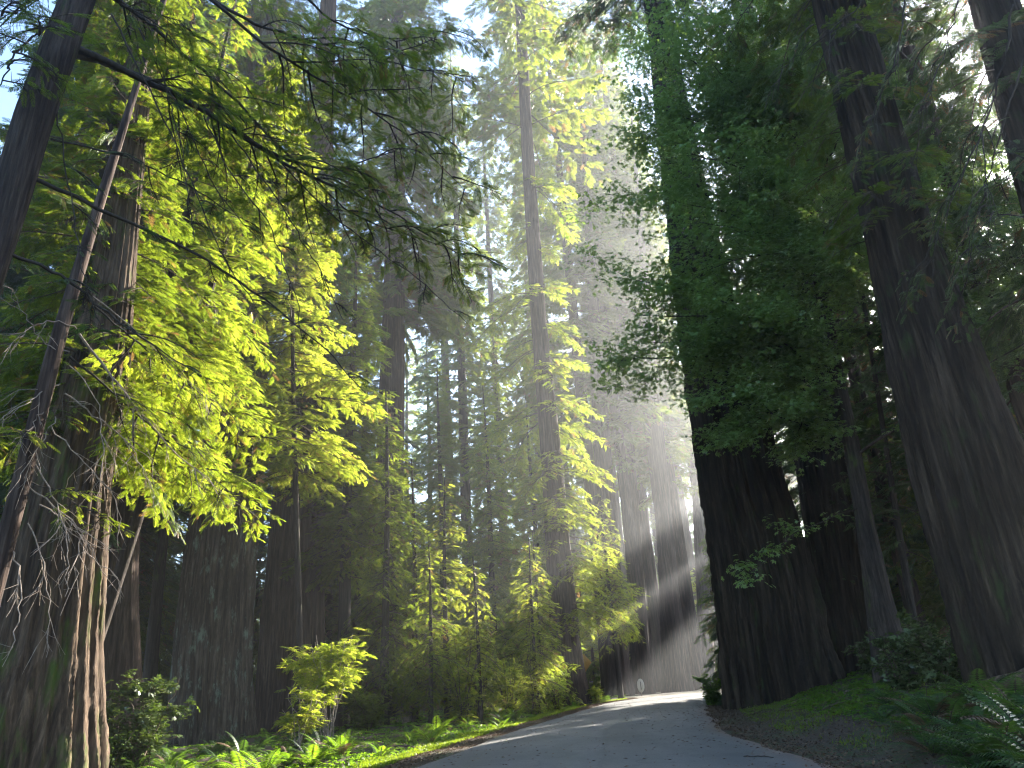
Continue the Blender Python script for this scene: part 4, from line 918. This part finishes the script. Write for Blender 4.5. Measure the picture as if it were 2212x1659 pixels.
def far_mass(rng, n):
    a = rng.uniform(math.radians(-42), math.radians(44), n); d = rng.uniform(118, 135, n); return np.stack([d*np.sin(a), d*np.cos(a)], -1)
def forest_mass():
    rng = np.random.default_rng(9); P = far_mass(rng, 26000); n = len(P); h = 26*rng.uniform(0, 1, n)**1.25*(.75+.25*np.sin(P[:, 0]*.35)*np.sin(P[:, 0]*.13+1))
    pos = np.c_[P, gz(P[:, 0], P[:, 1]) + h]; a = Acc()
    put(a, SPRAY[2][0], pos, frames(rng.normal(0, 1, (n, 3))*np.array([1, 1, .4]), np.stack([rng.normal(0, .4, n), rng.normal(0, .4, n), np.ones(n)], -1), rng.uniform(1.0, 2.0, n)), np.clip(.45+rng.normal(0, .2, n), 0, 1))
    tag(link('forest', a.mesh('forest', [LEAF], smooth=False)), kind='stuff')
forest_mass()

# fallen wood on the right bank
fl = Acc(); p = pt(2230, 1400, 16.5); gx, gy = float(p[0])+2.3, float(p[1])-.3
limb_mesh(fl, [(gx-2.6, gy+1.6, GZ(gx-2.6, gy+1.6)+.16), (gx, gy+.3, GZ(gx, gy+.3)+.22), (gx+3.2, gy-.6, GZ(gx+3.2, gy-.6)+.25)], .16, .26, 14, 0, 30, .02)
tag(link('fallen_log', fl.mesh('fallen_log', [BARKM])), 'mossy fallen log lying among the ferns on the right bank', 'log')

srng = np.random.default_rng(12)
for side, lab, grp, n_ in [('r', 'grey fallen stick on the litter of the right bank', 'fallen sticks on the right bank', 14), ('l', 'grey fallen stick among the low plants behind the left verge', 'fallen sticks behind the left verge', 10)]:
    for k in range(n_):
        y = srng.uniform(11.5, 25) if side == 'r' else srng.uniform(16, 30)
        x = float(redge(y)) + srng.uniform(.5, 4) if side == 'r' else float(ledge(y)) - srng.uniform(.8, 5)
        L = srng.uniform(.5, 1.6); a_ = srng.uniform(0, 6.28); fs = Acc(); z0 = GZ(x, y); P = []
        for q in np.linspace(0, 1, 5): P.append((q*L*math.cos(a_)+srng.normal(0, .03), q*L*math.sin(a_)+srng.normal(0, .03), GZ(x+q*L*math.cos(a_), y+q*L*math.sin(a_)) - z0 + .03 + srng.uniform(0, .04)))
        Q = limb_mesh(fs, P, srng.uniform(.012, .03), .006, 6, 0, 12, .006, srng)
        for b in range(3):
            i = srng.integers(3, 10); v = srng.normal(0, .18, 3); v[2] = abs(v[2])*.5; limb_mesh(fs, [Q[i], Q[i]+v, Q[i]+v*1.8], .008, .003, 4, 0, 5, .004, srng)
        tag(link('fallen_stick', fs.mesh('fallen_stick', [TWIG]), None, (x, y, z0)), lab, 'stick', grp)

# ------------------------------------------------------------------ road signs
YEL = flat_mat('yellow_sign_face', (.50, .27, .03), (.58, .33, .05), 6, .45)
ALU = flat_mat('bare_sign_back', (.42, .36, .30), (.50, .44, .38), 9, .5)
WHI = flat_mat('white_reflector', (.42, .40, .37), (.52, .50, .46), 7, .4)
BLK = flat_mat('black_paint', (.02, .02, .02), (.03, .03, .03), 7, .5)
WOODP = flat_mat('weathered_post', (.14, .10, .08), (.24, .19, .15), 12)
def prism(a, out, th, M, off, mat=0):
    """closed outline (n,2) in the local XZ plane, thickness th, fanned into quads"""
    o = np.array(out, float); n = len(o); c = o.mean(0); ins = c + (o-c)*.5
    f = lambda q, yy: np.c_[q[:, 0], np.full(len(q), yy), q[:, 1]] @ M.T + off
    V = np.concatenate([f(o, -th/2), f(ins, -th/2), f(o, th/2), f(ins, th/2), f(c[None], -th/2), f(c[None], th/2)])
    i = np.arange(n); j = (i+1) % n
    Q = np.concatenate([np.stack([i, j, j+n, i+n], -1), np.stack([j+2*n, i+2*n, i+3*n, j+3*n], -1), np.stack([j, i, i+2*n, j+2*n], -1)])
    q2 = [[i[k]+n, i[(k+1) % n]+n, i[(k+2) % n]+n, 4*n] for k in range(0, n, 2)] + [[i[(k+2) % n]+3*n, i[(k+1) % n]+3*n, i[k]+3*n, 4*n+1] for k in range(0, n, 2)]
    a.add(V, np.concatenate([Q, np.array(q2)]), mat)
def box(a, c, s, M=np.eye(3), mat=0):
    c = np.array(c, float); s = np.array(s, float)/2
    v = np.array([[x, y, z] for x in (-1, 1) for y in (-1, 1) for z in (-1, 1)])*s @ M.T + c
    a.add(v, [[0, 1, 3, 2], [4, 6, 7, 5], [0, 4, 5, 1], [2, 3, 7, 6], [0, 2, 6, 4], [1, 5, 7, 3]], mat)
# diamond sign at the bend, turned edge-on: only its right half shows past the trunk
sx, sy = at_low(1266, 47.5); sz = GZ(sx, sy); dz = float(pt(1268, 1432, 47.5)[2])
ds = empty('road_sign', (sx, sy, sz), 'yellow diamond road sign turned away behind the right side of the central redwood', 'sign')
aP = Acc(); box(aP, (0, .05, (dz-sz)*.5), (.09, .09, dz-sz+.5)); link('post', aP.mesh('post', [WOODP], smooth=False), ds)
Ms = rz(math.radians(-38)); aS = Acc(); h = .53
prism(aS, [(0, -h), (h*.5, -h*.5), (h, 0), (h*.5, h*.5), (0, h), (-h*.5, h*.5), (-h, 0), (-h*.5, -h*.5)], .006, Ms, np.array([0, 0, dz-sz]))
link('sign_panel', aS.mesh('sign_panel', [YEL], smooth=False), ds)
# round pale marker on a stake beside the far edge of the road
mx_, my_ = at_low(1384, 55.5); mz = GZ(mx_, my_); ztop = float(pt(1384, 1481, 55.5)[2])
mk = empty('road_marker', (mx_, my_, mz), 'small round pale marker on a thin stake beyond the far edge of the road', 'marker')
aM = Acc(); box(aM, (0, .03, (ztop-mz)*.5), (.06, .05, ztop-mz+.4)); link('stake', aM.mesh('stake', [WOODP], smooth=False), mk)
aD = Acc(); th = np.linspace(0, 2*math.pi, 24, endpoint=False); prism(aD, np.c_[.24*np.sin(th), .44*np.cos(th)], .02, np.eye(3), np.array([0, -.012, ztop-mz]))
link('disc', aD.mesh('disc', [WHI], smooth=False), mk)
aB = Acc(); box(aB, (0, -.028, ztop-mz), (.05, .008, .50)); link('stripe', aB.mesh('stripe', [BLK], smooth=False), mk)

# a fallen twig and a few dead leaves on the asphalt
ft = Acc(); p = pt(1690, 1640, 13.2)
limb_mesh(ft, [(3.15, 12.75, .012*12.7+.075), (3.35, 12.6, .012*12.6+.085), (3.5, 12.42, .012*12.4+.07)], .012, .006, 6, 0, 10, .004)
tag(link('fallen_twig', ft.mesh('fallen_twig', [TWIGD])), 'short dark twig lying on the asphalt near the bottom of the road', 'twig')
# two orange dead leaves caught in the bough tips
for X, Y, lab in [(555, 1035, 'orange dead leaf caught at the drooping bough tips before the lichen-grey trunk'), (500, 1005, 'smaller brown dead leaf caught left of the orange dead leaf')]:
    p = pt(X, Y, 13.4); a = Acc(); put(a, maple_leaf(.20, .3), np.zeros((1, 3)), frames(np.array([[.8, -.1, .3]]), np.array([[.2, -.7, .5]]), [1.0 if X > 520 else .7]), np.array([.6]))
    tag(link('dead_leaf', a.mesh('dead_leaf', [DEADL], smooth=False), None, tuple(p)), lab, 'leaf')

# ------------------------------------------------------------------ morning haze between the trees
HAZE_D = .00165
bpy.ops.mesh.primitive_cube_add(size=1, location=(0, 75, 41))
hz = bpy.context.object; hz.name = 'haze'; hz.scale = (336, 236, 90); tag(hz, kind='stuff')
mt, n, out = new_mat('haze'); pv = n.nodes.new('ShaderNodeVolumePrincipled')
pv.inputs['Color'].default_value = (.90, .93, .98, 1); pv.inputs['Density'].default_value = HAZE_D; pv.inputs['Anisotropy'].default_value = .78
n.links.new(pv.outputs[0], out.inputs['Volume']); hz.data.materials.append(mt)
